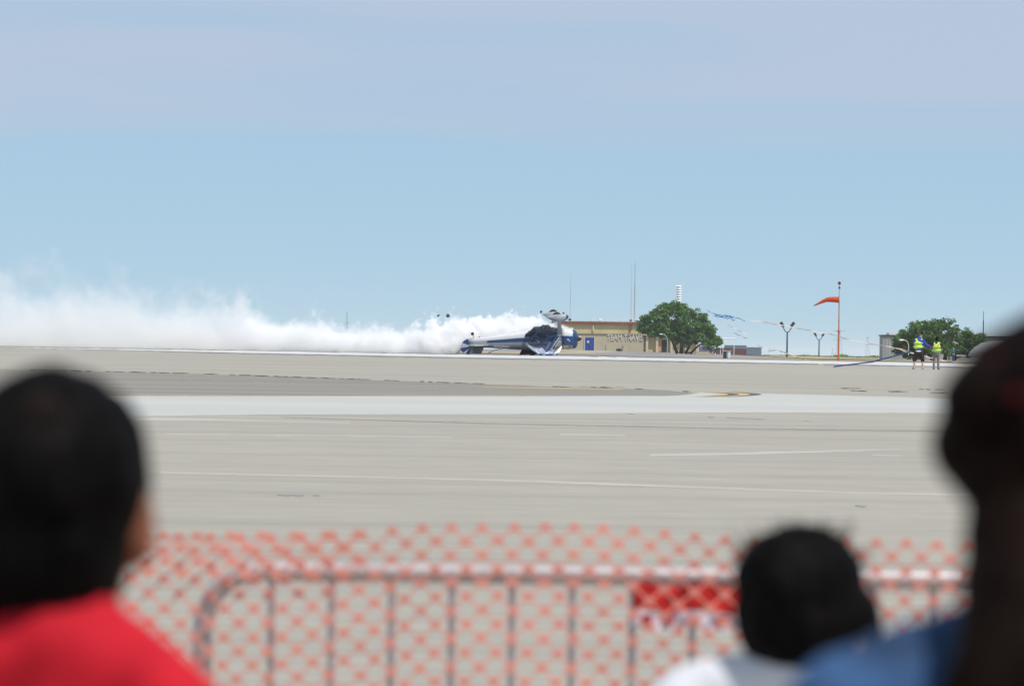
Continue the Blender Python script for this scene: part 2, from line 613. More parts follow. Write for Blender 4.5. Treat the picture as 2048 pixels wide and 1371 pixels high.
# blue double door
dx, dz0, dz1 = bx(1179), bz(1179, 700), bz(1179, 674.5)
door = P(MB().box((dx, DB - 0.06, (dz0 + dz1) / 2), (bx(1188) - bx(1170), 0.1, dz1 - dz0)), 'door', M_BLUEDOOR, bld)
P(MB().box((dx - 0.25, DB - 0.125, dz0 + 1.45), (0.3, 0.03, 0.32)), 'door_sign', M_WHITE, door)
P(MB().box((dx + 0.02, DB - 0.122, (dz0 + dz1) / 2), (0.04, 0.03, dz1 - dz0 - 0.1)), 'door_seam', M_DARK, door)
P(MB().box((dx + 0.15, DB - 0.13, dz0 + 1.0), (0.05, 0.05, 0.2)), 'handle', M_GALV, door)
for s in (-1, 1):
    P(MB().box((dx + s * 0.86, DB - 0.08, (dz0 + dz1) / 2), (0.14, 0.14, dz1 - dz0 + 0.1)), 'door_frame', mat('door_frame_paint', (0.5, 0.49, 0.46), 0.7), bld)
# downpipe, wall lamp, junction boxes
for px, w in ((1186, 0.25), (1260, 0.3)):
    P(MB().box((bx(px), DB - 0.2, bz(px, 656)), (w, 0.26, 1.0)), 'conduit_box', M_TRIM if px < 1200 else M_ROOFRED, bld)
P(MB().tube([(bx(1257.5), DB - 0.3, bz(1257, 671)), (bx(1257.5), DB - 0.05, bz(1257, 671))], 0.11, 10), 'wall_lamp', M_DARK, bld)
P(MB().box((bx(1246), DB - 0.08, bz(1246, 691)), (0.18, 0.12, 0.5)), 'meter_box', M_GALV, bld)
P(MB().box((bx(1212), DB - 0.06, bz(1212, 693)), (0.12, 0.1, 0.85)), 'downpipe', M_GALV, bld)
# lettering
fc = bpy.data.curves.new('letters', 'FONT')
fc.body = 'TEAM TRAVIS'
fc.size = 1.35
fc.extrude = 0.05
fc.align_x = 'CENTER'
fo = bpy.data.objects.new('letters_tmp', fc)
COL.objects.link(fo)
bpy.context.view_layer.update()
lm = bpy.data.meshes.new_from_object(fo.evaluated_get(bpy.context.evaluated_depsgraph_get()))
COL.objects.unlink(fo)
bpy.data.objects.remove(fo)
xs_ = [v.co.x for v in lm.vertices]
ys_ = [v.co.y for v in lm.vertices]
lw, lh = max(xs_) - min(xs_), max(ys_) - min(ys_)
tw, th = bx(1286) - bx(1214), 12.0 / PPB
for v in lm.vertices:
    v.co = Vector(((v.co.x - min(xs_)) / lw * tw - tw / 2, -v.co.z, (v.co.y - min(ys_)) / lh * th))
lm.materials.clear()
lm.materials.append(M_LETTER)
lo = bpy.data.objects.new('lettering', lm)
COL.objects.link(lo)
lo.location = (bx(1250), DB - 0.10, bz(1250, 680.5))
child(lo, bld)
# annex with pillars
ann_l, ann_r = bx(1287.3), bx(1397)
za = bz(1310, 670.5)
P(MB().box(((ann_l + ann_r) / 2, DB + 4.6, (GB + za) / 2 - 1), (ann_r - ann_l, 8.0, za - GB + 2.0)), 'annex_wall', M_WALL, bld)
P(MB().box(((ann_l + ann_r) / 2, DB + 4.2, za + 0.16), (ann_r - ann_l + 0.3, 9.2, 0.3)), 'annex_roof', M_TRIM, bld)
for px, w in ((1294, 0.42), (1314, 0.42), (1343, 0.4), (1372, 0.4), (1394, 0.4)):
    P(MB().box((bx(px), DB + 0.25, (GB + za) / 2 - 0.6), (w, 0.5, za - GB + 1.2)), 'pillar', M_TRIM, bld)
P(MB().box((bx(1319), DB + 0.48, GB + 0.8), (0.6, 0.2, 1.9)), 'orange_panel', M_ORANGEW, bld)
P(MB().box((bx(1329), DB + 0.5, GB + 0.9), (0.9, 0.16, 2.1)), 'doorway', M_GLASS, bld)
# roof railing, each post a part of its own
rail = empty('roof_railing', (bx(1240), DB + 2, zt + 0.5))
tag(rail, 'thin grey guard railing along the roof of the cream building', 'railing')
rz0, rz1 = zt + 0.5, bz(1240, 637.5)
n_post = 9
for i in range(n_post):
    x = bx(1181) + (bx(1297) - bx(1181)) * i / (n_post - 1)
    P(MB().tube([(x, DB + 2, rz0), (x, DB + 2, rz1)], 0.035, 6), 'post', M_GALV, rail)
for k in (0, 0.5):
    z = rz1 - k * (rz1 - rz0)
    P(MB().tube([(bx(1181), DB + 2, z), (bx(1297), DB + 2, z)], 0.03, 6), 'rail', M_GALV, rail)
for px, py, nm, lab, m in ((1200, 643, 'roof_vent', 'white hooded vent on the cream building roof near the blue door', M_WHITE),
                           (1261, 644, 'roof_vent', 'dark stub vent on the roof at the foot of the tall mast', M_DARK),
                           (1139, 645, 'roof_vent', 'small dark roof vent just right of the raised wheel', M_DARK),
                           (1276, 648, 'roof_vent', 'pale low roof unit beside the left edge of the crown', M_WHITE)):
    c = Vector((bx(px), DB + 3, zt + 0.5))
    mb = MB().tube([c, c + Vector((0, 0, 0.2))], 0.2, 10)
    mb.tube([c + Vector((0, 0, 0.2)), c + Vector((0, 0, 0.33)), c + Vector((0, 0, 0.45))], [0.3, 0.3, 0.1], 10)
    tag(mb.build(nm, m, origin=c), lab, 'vent', 'roof vents')


# masts behind the building
def mast(px, top, d, base_py, r, lab, cross=()):
    b = at(px, base_py, d)
    b = Vector((b.x, d, gz(b.x, d)))
    if d < 1600:
        b.z = zt + 0.5
    t = at(px + (base_py - top) * math.tan(ROLL), top, d)
    root = empty('antenna_mast', b)
    tag(root, lab, 'mast', 'antenna masts')
    h = t.z - b.z
    P(MB().tube([b, (b.x, d, b.z + h * 0.62)], [r, r * 0.85], 8), 'lower_section', M_GALV, root)
    P(MB().tube([(b.x, d, b.z + h * 0.62), (b.x, d, t.z)], [r * 0.6, r * 0.45], 8), 'upper_section', M_GALV, root)
    for zf, w in cross:
        P(MB().tube([(b.x - w, d, b.z + h * zf), (b.x + w, d, b.z + h * zf)], 0.04, 6), 'cross_arm', M_GALV, root)
    return root


mast(1268.5, 522, 1512, 648, 0.11, 'tallest thin mast on the cream building, left of the tree', ((0.985, 0.25), (0.25, 0.3)))
mast(1261.5, 530, 1514, 648, 0.05, 'very thin whip aerial close left of the tallest mast', ((0.1, 0.15),))
mast(1140.0, 546, 1510, 646, 0.045, 'very thin aerial rising above the overturned aircraft nose', ((0.03, 0.12),))

# white ringed tower behind the tree
tb = at(1355, 704, 1700)
tb = Vector((tb.x, 1700, gz(tb.x, 1700)))
tt = at(1355, 569, 1700).z
twr = empty('ringed_tower', tb)
tag(twr, 'white tower of stacked ring plates rising behind the larger tree', 'tower')
P(MB().tube([tb, (tb.x, 1700, tt - 0.1)], 0.3, 12), 'core', M_GALV, twr)
nr = 16
for i in range(nr):
    z = tt - 0.25 - i * 0.47
    if z < tb.z + 1:
        break
    P(MB().tube([(tb.x, 1700, z - 0.1), (tb.x, 1700, z + 0.1)], [0.66, 0.5], 14), 'ring_plate', M_WHITE, twr)


# ------------------------------------------------------------------ trees
def leaf_material(name, a, b):
    m = bpy.data.materials.new(name)
    m.use_nodes = True
    nt = m.node_tree
    bs = nt.nodes['Principled BSDF']
    bs.inputs['Roughness'].default_value = 0.55
    bs.inputs['Specular IOR Level'].default_value = 0.3
    g = nt.nodes.new('ShaderNodeNewGeometry')
    r = nt.nodes.new('ShaderNodeValToRGB')
    r.color_ramp.elements[0].color = a + (1,)
    r.color_ramp.elements[1].color = b + (1,)
    nt.links.new(g.outputs['Random Per Island'], r.inputs[0])
    nt.links.new(r.outputs[0], bs.inputs['Base Color'])
    tr = nt.nodes.new('ShaderNodeBsdfTranslucent')
    nt.links.new(r.outputs[0], tr.inputs['Color'])
    ms = nt.nodes.new('ShaderNodeMixShader')
    ms.inputs[0].default_value = 0.25
    nt.links.new(bs.outputs[0], ms.inputs[1])
    nt.links.new(tr.outputs[0], ms.inputs[2])
    nt.links.new(ms.outputs[0], nt.nodes['Material Output'].inputs['Surface'])
    return m


M_LEAF = leaf_material('tree_leaves', (0.024, 0.08, 0.013), (0.125, 0.26, 0.036))
M_LEAF2 = leaf_material('tree_leaves_olive', (0.026, 0.075, 0.015), (0.12, 0.235, 0.04))
M_BARK = mat('bark', (0.07, 0.05, 0.038), 0.9, var=0.3, scale=4, bump=0.3)


def tree(base, outline, trunks, lab, leaf, seed, n_leaf=9000, leaf_size=0.26, depth_k=0.8, n_clump=150):
    """outline: list of (x, zlow, zhigh) of the crown across its width"""
    r = random.Random(seed)
    root = empty('broadleaf_tree', base)
    tag(root, lab, 'tree')
    x0, x1 = outline[0][0], outline[-1][0]
    lo = [(a, b) for a, b, c in outline]
    hi = [(a, c) for a, b, c in outline]
    cx = (x0 + x1) / 2
    half = (x1 - x0) / 2
    clumps = []
    n_lobe = max(12, n_clump // 7)
    while len(clumps) < n_clump:
        x = r.uniform(x0, x1)
        zl, zh = interp(x, lo), interp(x, hi)
        R_ = r.uniform(0.55, 1.0) * half / 4.2
        R_ = min(R_, 0.75 * max(0.35, zh - zl))
        z = zl + (zh - zl) * (1 - r.random() ** 1.2) - R_ * 0.35
        z = max(z, zl + R_ * 0.25)
        yr = depth_k * half * math.sqrt(max(0.02, 1 - ((x - cx) / half) ** 2)) * math.sqrt(max(0.03, 1 - ((z - zl) / max(0.1, zh - zl)) ** 2 * 0.8))
        y = r.uniform(-1, 1) * yr
        for _ in range(7):
            v = Vector((r.gauss(0, 1), r.gauss(0, 1), r.gauss(0.35, 0.8))).normalized() * R_ * r.uniform(0.45, 0.95)
            clumps.append((Vector((x, y, z)) + v * 0.9, R_ * r.uniform(0.28, 0.5)))
    # limbs
    tm = MB()
    tops = []
    for (bx_, lean, h, rad) in trunks:
        p0 = Vector((bx_, 0, -0.3))
        p1 = Vector((bx_ + lean * 0.5, r.uniform(-.2, .2), h * 0.5))
        p2 = Vector((bx_ + lean, r.uniform(-.4, .4), h))
        tm.tube([p0, p1, p2], [rad, rad * 0.75, rad * 0.5], 8)
        tops.append((p2, rad * 0.5))
    P0 = tm.build('trunk', M_BARK, root, smooth=True)
    for c, s in clumps[::9]:
        p, rr = min(tops, key=lambda q: (q[0] - c).length)
        mid = (p + c) / 2 + Vector((r.uniform(-.3, .3), r.uniform(-.3, .3), r.uniform(-.4, .1)))
        MB().tube([p, mid, c], [rr * 0.6, rr * 0.4, 0.03], 5).build('limb', M_BARK, root)
    mb = MB()
    per = n_leaf // len(clumps)
    for c, s in clumps:
        for _ in range(per):
            v = Vector((r.gauss(0, 1), r.gauss(0, 1), r.gauss(0, 0.75)))
            v = v.normalized() * (s * r.random() ** 0.45) if v.length > 0 else v
            v.z *= 0.75
            p = c + v
            nrm = (v.normalized() * 0.7 + Vector((r.uniform(-1, 1), r.uniform(-1, 1), r.uniform(-0.2, 1.2)))).normalized()
            a = nrm.orthogonal().normalized()
            a = Matrix.Rotation(r.uniform(0, 6.28), 3, nrm) @ a
            b = nrm.cross(a)
            L = leaf_size * r.uniform(0.6, 1.3)
            W = L * 0.55
            i = len(mb.v)
            mb.v += [p - a * L * 0.5, p + b * W * 0.5, p + a * L * 0.5 + nrm * L * 0.1, p - b * W * 0.5]
            mb.face((i, i + 1, i + 2, i + 3))
    cr = mb.build('crown', leaf, root)
    return root


def on_ground(px, d):
    x = (px - 1024) * d / F_PX
    return Vector((x, d, gz(x, d)))


def outline_px(pts, px0, base_py, ppm):
    return [((a - px0) / ppm, (base_py + (a - px0) * math.tan(ROLL) - lo_) / ppm, (base_py + (a - px0) * math.tan(ROLL) - hi_) / ppm) for a, lo_, hi_ in pts]


D1 = 1420.0
p1 = F_PX / D1
b1 = Vector(((1362 - 1024) / p1, D1, at(1362, 703, D1).z))
tree(b1, outline_px([(1280, 660, 656), (1287, 662, 640), (1296, 664, 630), (1310, 667, 620), (1325, 669, 610), (1337, 676, 607), (1345, 685, 607), (1357, 688, 608),
                     (1372, 688, 612), (1388, 688, 619), (1402, 690, 632), (1415, 692, 645), (1425, 693, 658), (1433, 692, 674)], 1362, 703, p1),
     [(-0.6, -1.2, 2.4, 0.28), (0.0, 0.3, 2.6, 0.34), (0.7, 1.5, 2.2, 0.24), (1.5, 2.4, 1.8, 0.2)],
     'larger round green tree in front of the cream building, ringed tower behind', M_LEAF, 11, 36000, 0.36, 0.8, 1000)
D2 = 1000.0
p2 = F_PX / D2
b2 = Vector(((1885 - 1024) / p2, D2, gz((1885 - 1024) / p2, D2)))
tree(b2, outline_px([(1795, 692, 678), (1803, 700, 665), (1812, 703, 652), (1825, 704, 643), (1842, 705, 638), (1860, 705, 635), (1880, 705, 637),
                     (1900, 705, 638), (1915, 704, 643), (1930, 703, 650), (1945, 700, 657), (1957, 688, 662), (1966, 678, 666)], 1885, 715, p2),
     [(-0.9, -1.4, 1.6, 0.2), (0.2, 0.4, 1.8, 0.26), (1.1, 1.3, 1.5, 0.2)],
     'lower spreading green tree behind the two people in yellow vests', M_LEAF2, 12, 32000, 0.26, 0.8, 950)

# low shrub at the foot of the wall
sb = Vector((bx(1238), DB - 4, at(1238, 701.5, DB - 4).z))
rs = random.Random(5)
mb = MB()
for _ in range(500):
    p = Vector((rs.gauss(0, 0.22), rs.gauss(0, 0.2), abs(rs.gauss(0.14, 0.1))))
    a = Vector((rs.uniform(-1, 1), rs.uniform(-1, 1), rs.uniform(-1, 1))).normalized() * 0.1
    b = a.orthogonal().normalized() * 0.06
    i = len(mb.v)
    mb.v += [sb + p - a, sb + p + b, sb + p + a, sb + p - b]
    mb.face((i, i + 1, i + 2, i + 3))
tag(mb.build('shrub', leaf_material('shrub_leaves', (0.02, 0.025, 0.014), (0.05, 0.06, 0.03)), origin=sb), 'small dark shrub at the foot of the cream wall under the lettering', 'shrub')


# ------------------------------------------------------------------ building behind the right-hand tree
D3 = 1120.0
p3 = F_PX / D3
g3 = gz((1860 - 1024) / p3, D3)
M_SHEDW = mat('grey_shed_wall', (0.30, 0.31, 0.30), 0.8, var=0.12, scale=0.5, stretch=(3, 1, 0.3))
shed = empty('flat_roofed_shed', ((1860 - 1024) / p3, D3, g3))
tag(shed, 'pale grey flat roofed shed behind the lower spreading tree', 'building')
sx0, sx1 = (1765.5 - 1024) / p3, (2030 - 1024) / p3
sz = at(1800, 672, D3).z
P(MB().box(((sx0 + sx1) / 2, D3 + 5, (g3 + sz) / 2 - 0.5), (sx1 - sx0, 10, sz - g3 + 1)), 'wall', M_SHEDW, shed)
P(MB().box(((sx0 + sx1) / 2, D3 + 5, sz + 0.08), (sx1 - sx0 + 0.3, 10.3, 0.16)), 'roof_edge', M_DARK, shed)
P(MB().box(((sx0 + sx1) / 2 + 0.4, D3 + 5.6, sz + 0.3), (sx1 - sx0 - 0.9, 9.2, 0.28)), 'roof_deck', M_WHITE, shed)
for k in range(6):
    x = sx0 + 0.35 + k * 0.42
    P(MB().box((x, D3 - 0.03, (g3 + sz) / 2), (0.06, 0.06, sz - g3 - 0.1)), 'wall_rib', M_SHEDW, shed)


# ------------------------------------------------------------------ lamps
def flood_lamp(px, top_py, base_py, d, spread, lab, head=0.55):
    b = on_ground(px, d)
    t = at(px + (base_py - top_py) * math.tan(ROLL), top_py, d).z
    root = empty('flood_light_post', b)
    tag(root, lab, 'light post', 'twin flood light posts')
    ppm = F_PX / d
    w = spread / ppm / 2
    neck = b.z + (t - b.z) * 0.70
    P(MB().tube([b - Vector((0, 0, 0.2)), (b.x, d, neck)], [0.15, 0.11], 10), 'post', M_DARK, root)
    for s in (-1, 1):
        P(MB().tube([(b.x, d, neck - 0.05), (b.x + s * w * 0.35, d, neck + 0.12), (b.x + s * w * 0.7, d, neck + (t - neck) * 0.45)], 0.07, 8), 'arm', M_DARK, root)
        hc = Vector((b.x + s * w * 0.85, d, t - (t - neck) * 0.3))
        rot = Matrix.Rotation(-s * math.radians(55), 3, 'Y')
        hd = P(MB().box(hc, (head * 1.6, 0.5, head * 0.75), rot=rot), 'lamp_head', M_DARK, root)
        P(MB().box(hc - rot @ Vector((0, 0, head * 0.4)), (head * 1.35, 0.42, 0.06), rot=rot), 'lens', M_GLASS, hd)
    return root


flood_lamp(1574, 642, 706, 1350, 24, 'nearer taller post with two dark flood lamps')
flood_lamp(1638, 664, 711, 1750, 18, 'farther shorter post with two flood lamps near the windsock pole', 0.5)


M_LAMPW = mat('lamp_post_paint', (0.5, 0.51, 0.5), 0.5)


def curved_lamp(px, top_py, base_py, d, side, r, lab):
    b = Vector(((px - 1024) * d / F_PX, d, at(px, base_py, d).z))
    t = at(px, top_py, d).z
    root = empty('curved_lamp_post', b)
    tag(root, lab, 'light post', 'curved lamp posts')
    h = t - b.z
    P(MB().tube([b - Vector((0, 0, 0.2)), (b.x, d, b.z + h * 0.55)], 0.045, 8), 'post', M_LAMPW, root)
    pts = [(b.x + side * r * (1 - math.cos(a)), d, b.z + h * 0.55 + h * 0.42 * math.sin(a)) for a in [i * math.pi / 2 / 7 for i in range(8)]]
    P(MB().tube(pts, 0.04, 8), 'arm', M_LAMPW, root)
    e = Vector(pts[-1])
    P(MB().loft([[e + Vector((side * dx_, math.cos(w) * rr, math.sin(w) * rr * 0.6)) for w in [k * math.pi / 5 for k in range(10)]]
                 for dx_, rr in ((-0.05, 0.06), (0.12, 0.14), (0.4, 0.16), (0.55, 0.05))]), 'lamp_head', M_WHITE, root)


curved_lamp(1334.5, 667, 703, 1380, -1, 0.75, 'white lamp post with curved arm before the larger tree')
curved_lamp(1817, 679, 706, 930, -1, 0.5, 'white lamp post with curved arm beside the lower tree')

# ------------------------------------------------------------------ windsock
DW = 800.0
pw = F_PX / DW
M_POLE = mat('faded_orange_pole', (0.50, 0.13, 0.06), 0.6, var=0.25, scale=2.5, stretch=(1, 1, 0.5))
M_SOCK = mat('windsock_cloth', (0.62, 0.075, 0.018), 0.7, var=0.12, scale=2.0, trans=0.3)
M_REDL = mat('red_lamp_glass', (0.16, 0.015, 0.02), 0.25)
wb = on_ground(1677, DW)
wt = at(1682, 563, DW)
wk = empty('windsock', wb)
tag(wk, 'orange windsock on a tall faded red pole', 'windsock')
wz = lambda py: at(1680, py, DW).z
P(MB().tube([wb - Vector((0, 0, 0.2)), (wb.x, DW, wz(662))], [0.1, 0.085], 10), 'lower_pole', M_POLE, wk)
P(MB().tube([(wb.x, DW, wz(662)), (wb.x, DW, wz(592))], [0.06, 0.05], 10), 'upper_pole', M_POLE, wk)
P(MB().tube([(wb.x, DW, wz(663)), (wb.x, DW, wz(660))], 0.16, 10), 'pole_collar', M_POLE, wk)
P(MB().tube([(wb.x, DW, wz(592)), (wb.x, DW, wz(568))], 0.035, 8), 'lamp_stem', M_GALV, wk)
P(MB().tube([(wb.x, DW, wz(577)), (wb.x, DW, wz(573))], [0.1, 0.07], 8), 'lamp_bracket', M_DARK, wk)
P(MB().tube([(wb.x, DW, wz(569)), (wb.x, DW, wz(567)), (wb.x, DW, wz(564)), (wb.x, DW, wz(562.5))], [0.1, 0.15, 0.13, 0.03], 10), 'obstruction_lamp', M_REDL, wk)
rings = []
path = [(1680.5, 599.8, 6.0), (1672, 599.0, 5.6), (1663, 598.6, 5.0), (1657, 599.0, 4.6), (1654, 600.0, 3.7), (1648, 602.5, 3.3), (1641, 606.0, 2.2), (1635, 608.8, 1.5), (1630, 611, 0.8)]
prev = None
for i, (px, py, rr) in enumerate(path):
    c = at(px - 2.5, py, DW)
    nx = at(path[min(i + 1, len(path) - 1)][0], path[min(i + 1, len(path) - 1)][1], DW) - at(path[max(i - 1, 0)][0], path[max(i - 1, 0)][1], DW)
    t = nx.normalized()
    a = Vector((0, 1, 0))
    c2 = t.cross(a)
    rings.append([c + (a * math.cos(w) + c2 * math.sin(w) * (1 + 0.06 * math.sin(3 * w + i))) * rr / pw for w in [k * 2 * math.pi / 16 for k in range(16)]])
P(MB().loft(rings, cap=False), 'sock', M_SOCK, wk, smooth=True, thick=0.01)
hoop = [Vector(p) for p in rings[0]] + [Vector(rings[0][0])]
P(MB().tube(hoop, 0.02, 6), 'hoop', M_GALV, wk)

# ------------------------------------------------------------------ waste bin
DBN = 690.0
pb = F_PX / DBN
bb = on_ground(1454, DBN)
bn = empty('waste_bin', bb)
tag(bn, 'dark square waste bin with white panel standing beyond the white line', 'bin')
M_BIN = mat('dark_bin', (0.03, 0.035, 0.04), 0.6)
wbn = 15.0 / pb
P(MB().box(bb + Vector((0, 0, 0.30)), (wbn, wbn, 0.60)), 'body', M_BIN, bn)
P(MB().box(bb + Vector((0, 0, 0.63)), (wbn * 1.1, wbn * 1.1, 0.06)), 'lid', mat('pale_lid', (0.55, 0.5, 0.48), 0.6), bn)
P(MB().box(bb + Vector((wbn * 0.32, -wbn * 0.51, 0.3)), (wbn * 0.3, 0.03, 0.5)), 'front_panel', M_WHITE, bn)
P(MB().box(bb + Vector((wbn * 0.05, -wbn * 0.51, 0.3)), (wbn * 0.2, 0.025, 0.5)), 'front_panel', M_GALV, bn)

# ------------------------------------------------------------------ freight boxes beyond the tree
M_BLUEG = mat('blue_grey_steel', (0.11, 0.17, 0.23), 0.6, var=0.15)
M_MAROON = mat('maroon_steel', (0.10, 0.03, 0.035), 0.65, var=0.3, scale=1.0)
M_PURP = mat('violet_grey_steel', (0.12, 0.12, 0.22), 0.65, var=0.2)


def freight(px0, px1, top, d, m, lab):
    ppm = F_PX / d
    b = on_ground((px0 + px1) / 2, d)
    h = at((px0 + px1) / 2, top, d).z - b.z
    w = (px1 - px0) / ppm
    root = empty('freight_container', b)
    tag(root, lab, 'container', 'freight containers')
    P(MB().box(b + Vector((0, 1.2, h / 2)), (w, 2.4, h)), 'body', m, root)
    n = max(4, int(w / 0.6))
    for i in range(n):
        P(MB().box(b + Vector((-w / 2 + w * (i + 0.5) / n, -0.02, h / 2)), (w / n * 0.45, 0.08, h * 0.88)), 'rib', m, root)
    P(MB().box(b + Vector((0, -0.01, h - 0.08)), (w + 0.04, 0.1, 0.14)), 'top_rail', m, root)
    return root


freight(1492, 1523, 694, 2150, M_BLUEG, 'blue grey container at the right end of the row')
freight(1449, 1493, 690, 2165, M_BLUEG, 'blue grey container standing above the maroon ones')
freight(1466, 1493, 697, 2120, M_MAROON, 'maroon container in front of the blue grey ones')
freight(1432, 1465, 695, 2120, M_MAROON, 'maroon container right beside the tree crown edge')
freight(1398, 1430, 692, 2120, M_PURP, 'violet grey container partly hidden under the tree')
# low white wall under the tree
lw0 = Vector(((1398 - 1024) / p1, D1 + 6, at(1398, 706.5, D1 + 6).z))
kw = MB()
for i in range(6):
    kw.box(lw0 + Vector((-1.5 + i * 0.72, 0, 0.1)), (0.70, 0.3, 0.42))
tag(kw.build('low_wall', M_TRIM, origin=lw0), 'low pale wall at the foot of the larger tree', 'wall')
# thin white frame by the tree
cf = on_ground(1456, 1600)
cfr = empty('canopy_frame', cf)
tag(cfr, 'thin white canopy frame between the tree and the flood light posts', 'frame')
ppc = F_PX / 1600
zc_ = at(1456, 676, 1600).z
for px in (1441, 1446, 1468):
    x = (px - 1024) / ppc
    P(MB().tube([(x, 1600, cf.z - 0.3), (x, 1600, zc_)], 0.06, 6), 'post', M_WHITE, cfr)
P(MB().tube([((1436 - 1024) / ppc, 1600, zc_), ((1470 - 1024) / ppc, 1600, zc_)], 0.09, 6), 'beam', M_WHITE, cfr)


# ------------------------------------------------------------------ distant pylons
M_PYL = mat('pylon_steel', (0.16, 0.18, 0.21), 0.7)


def pylon(px, top, d, wpx, arms, lab):
    ppm = F_PX / d
    b = on_ground(px, d)
    t = at(px, top, d).z
    h = t - b.z
    w = wpx / ppm
    root = empty('transmission_pylon', b)
    tag(root, lab, 'pylon', 'transmission pylons')
    rr = 0.15
    for sx in (-1, 1):
        P(MB().tube([b + Vector((sx * w * 0.5, 0, 0)), b + Vector((sx * w * 0.12, 0, h * 0.75)), b + Vector((0, 0, h))], rr, 5), 'leg', M_PYL, root)
    mb = MB()
    for i in range(7):
        z0, z1 = i / 8 * h, (i + 1) / 8 * h
        wa = w * (0.5 - 0.38 * min(1, z0 / (h * 0.75)))
        wb_ = w * (0.5 - 0.38 * min(1, z1 / (h * 0.75)))
        mb.tube([b + Vector((-wa, 0, z0)), b + Vector((wb_, 0, z1))], rr * 0.6, 4)
        mb.tube([b + Vector((wa, 0, z0)), b + Vector((-wb_, 0, z1))], rr * 0.6, 4)
    P(mb, 'bracing', M_PYL, root)
    for zf, aw in arms:
        P(MB().tube([b + Vector((-w * aw, 0, h * zf)), b + Vector((w * aw, 0, h * zf))], rr * 1.2, 5), 'cross_arm', M_PYL, root)


pylon(693, 622, 11000, 9, ((0.95, 0.35), (0.7, 0.5)), 'faint pylon rising behind the white smoke')
pylon(1678, 650, 10000, 16, ((0.82, 0.8), (0.55, 0.85)), 'faint wide pylon directly behind the windsock pole')
pylon(1665, 696, 12000, 6, ((0.9, 0.5),), 'small faint pylon left of the windsock pole')
pylon(1735, 671, 11000, 10, ((0.9, 0.5), (0.6, 0.6)), 'faint pylon between the windsock and the shed')

# distant tree line
rt = random.Random(3)
mb = MB()
for i in range(1500):
    px = rt.uniform(1490, 1790)
    d = rt.uniform(3000, 3300)
    x = (px - 1024) * d / F_PX
    hh = 0.5 + 1.0 * noise.noise(Vector((px * 0.03, 0, 0)))
    p = Vector((x, d, gz(x, d) + rt.random() * max(0.3, hh)))
    a = Vector((rt.uniform(-1, 1), rt.uniform(-1, 1), rt.uniform(-1, 1))).normalized() * 0.6
    b = a.orthogonal().normalized() * 0.45
    i0 = len(mb.v)
    mb.v += [p - a, p + b, p + a, p - b]
    mb.face((i0, i0 + 1, i0 + 2, i0 + 3))
tag(mb.build('distant_scrub', M_LEAF2), 'low dark scrub along the horizon beyond the windsock', 'scrub', kind='stuff')

# slim mast near the right edge
mb_ = on_ground(1966, 980)
mt = empty('antenna_mast', mb_)
tag(mt, 'slim dark mast right of the lower spreading tree', 'mast', 'antenna masts')
zt2 = at(1966, 622, 980).z
P(MB().tube([mb_, (mb_.x, 980, zt2 - 1.0)], 0.06, 8), 'lower_section', M_DARK, mt)
P(MB().tube([(mb_.x, 980, zt2 - 1.0), (mb_.x, 980, zt2)], 0.03, 8), 'upper_section', M_DARK, mt)

# parked grey aircraft, nose just showing beside the right-hand spectator
DA = 640.0
pa = F_PX / DA
ab = on_ground(1990, DA)
ac = empty('parked_aircraft', ab)
tag(ac, 'grey rounded aircraft nose half hidden behind the right hand spectator', 'aircraft')
M_GREYAC = mat('grey_aircraft_paint', (0.40, 0.41, 0.42), 0.4, var=0.06)
az = lambda py: at(1960, py, DA).z - 0.15
rings = []
for px, cy, rr in ((1931, 707, 0.05), (1935, 704, 0.22), (1944, 700, 0.45), (1958, 697, 0.68), (1980, 696, 0.82), (2040, 696, 0.88), (2150, 697, 0.8), (2260, 694, 0.4), (2290, 692, 0.15)):
    c = Vector(((px - 1024) / pa, DA, az(cy)))
    rr *= 0.86
    rings.append([c + Vector((0.2, math.cos(w) * rr, math.sin(w) * rr)) for w in [k * math.pi / 10 for k in range(20)]])
P(MB().loft(rings), 'fuselage', M_GREYAC, ac, smooth=True)
P(MB().box(Vector(((2090 - 1024) / pa, DA, az(690))), (1.6, 9.0, 0.14)), 'wing', M_GREYAC, ac)
P(MB().prism([Vector(((px - 1024) / pa, DA - 0.05, az(py))) for px, py in ((2240, 690), (2295, 690), (2300, 645), (2280, 645))], (0, 0.1, 0)), 'tail_fin', M_GREYAC, ac)
P(MB().tube([Vector(((1913 - 1024) / pa, DA, az(707.5))), Vector(((1932 - 1024) / pa, DA, az(708)))], 0.06, 8), 'nose_probe', M_GREYAC, ac)
for px, dy in ((1975, 0), (2100, -1.2), (2100, 1.2)):
    c = Vector(((px - 1024) / pa, DA + dy, ab.z + 0.22))
    P(MB().tube([c + Vector((0, -0.09, 0)), c + Vector((0, 0.09, 0))], 0.22, 14), 'wheel', M_DARK, ac)
    P(MB().tube([c, c + Vector((0, 0, 0.75))], 0.05, 8), 'gear_leg', M_GALV, ac)

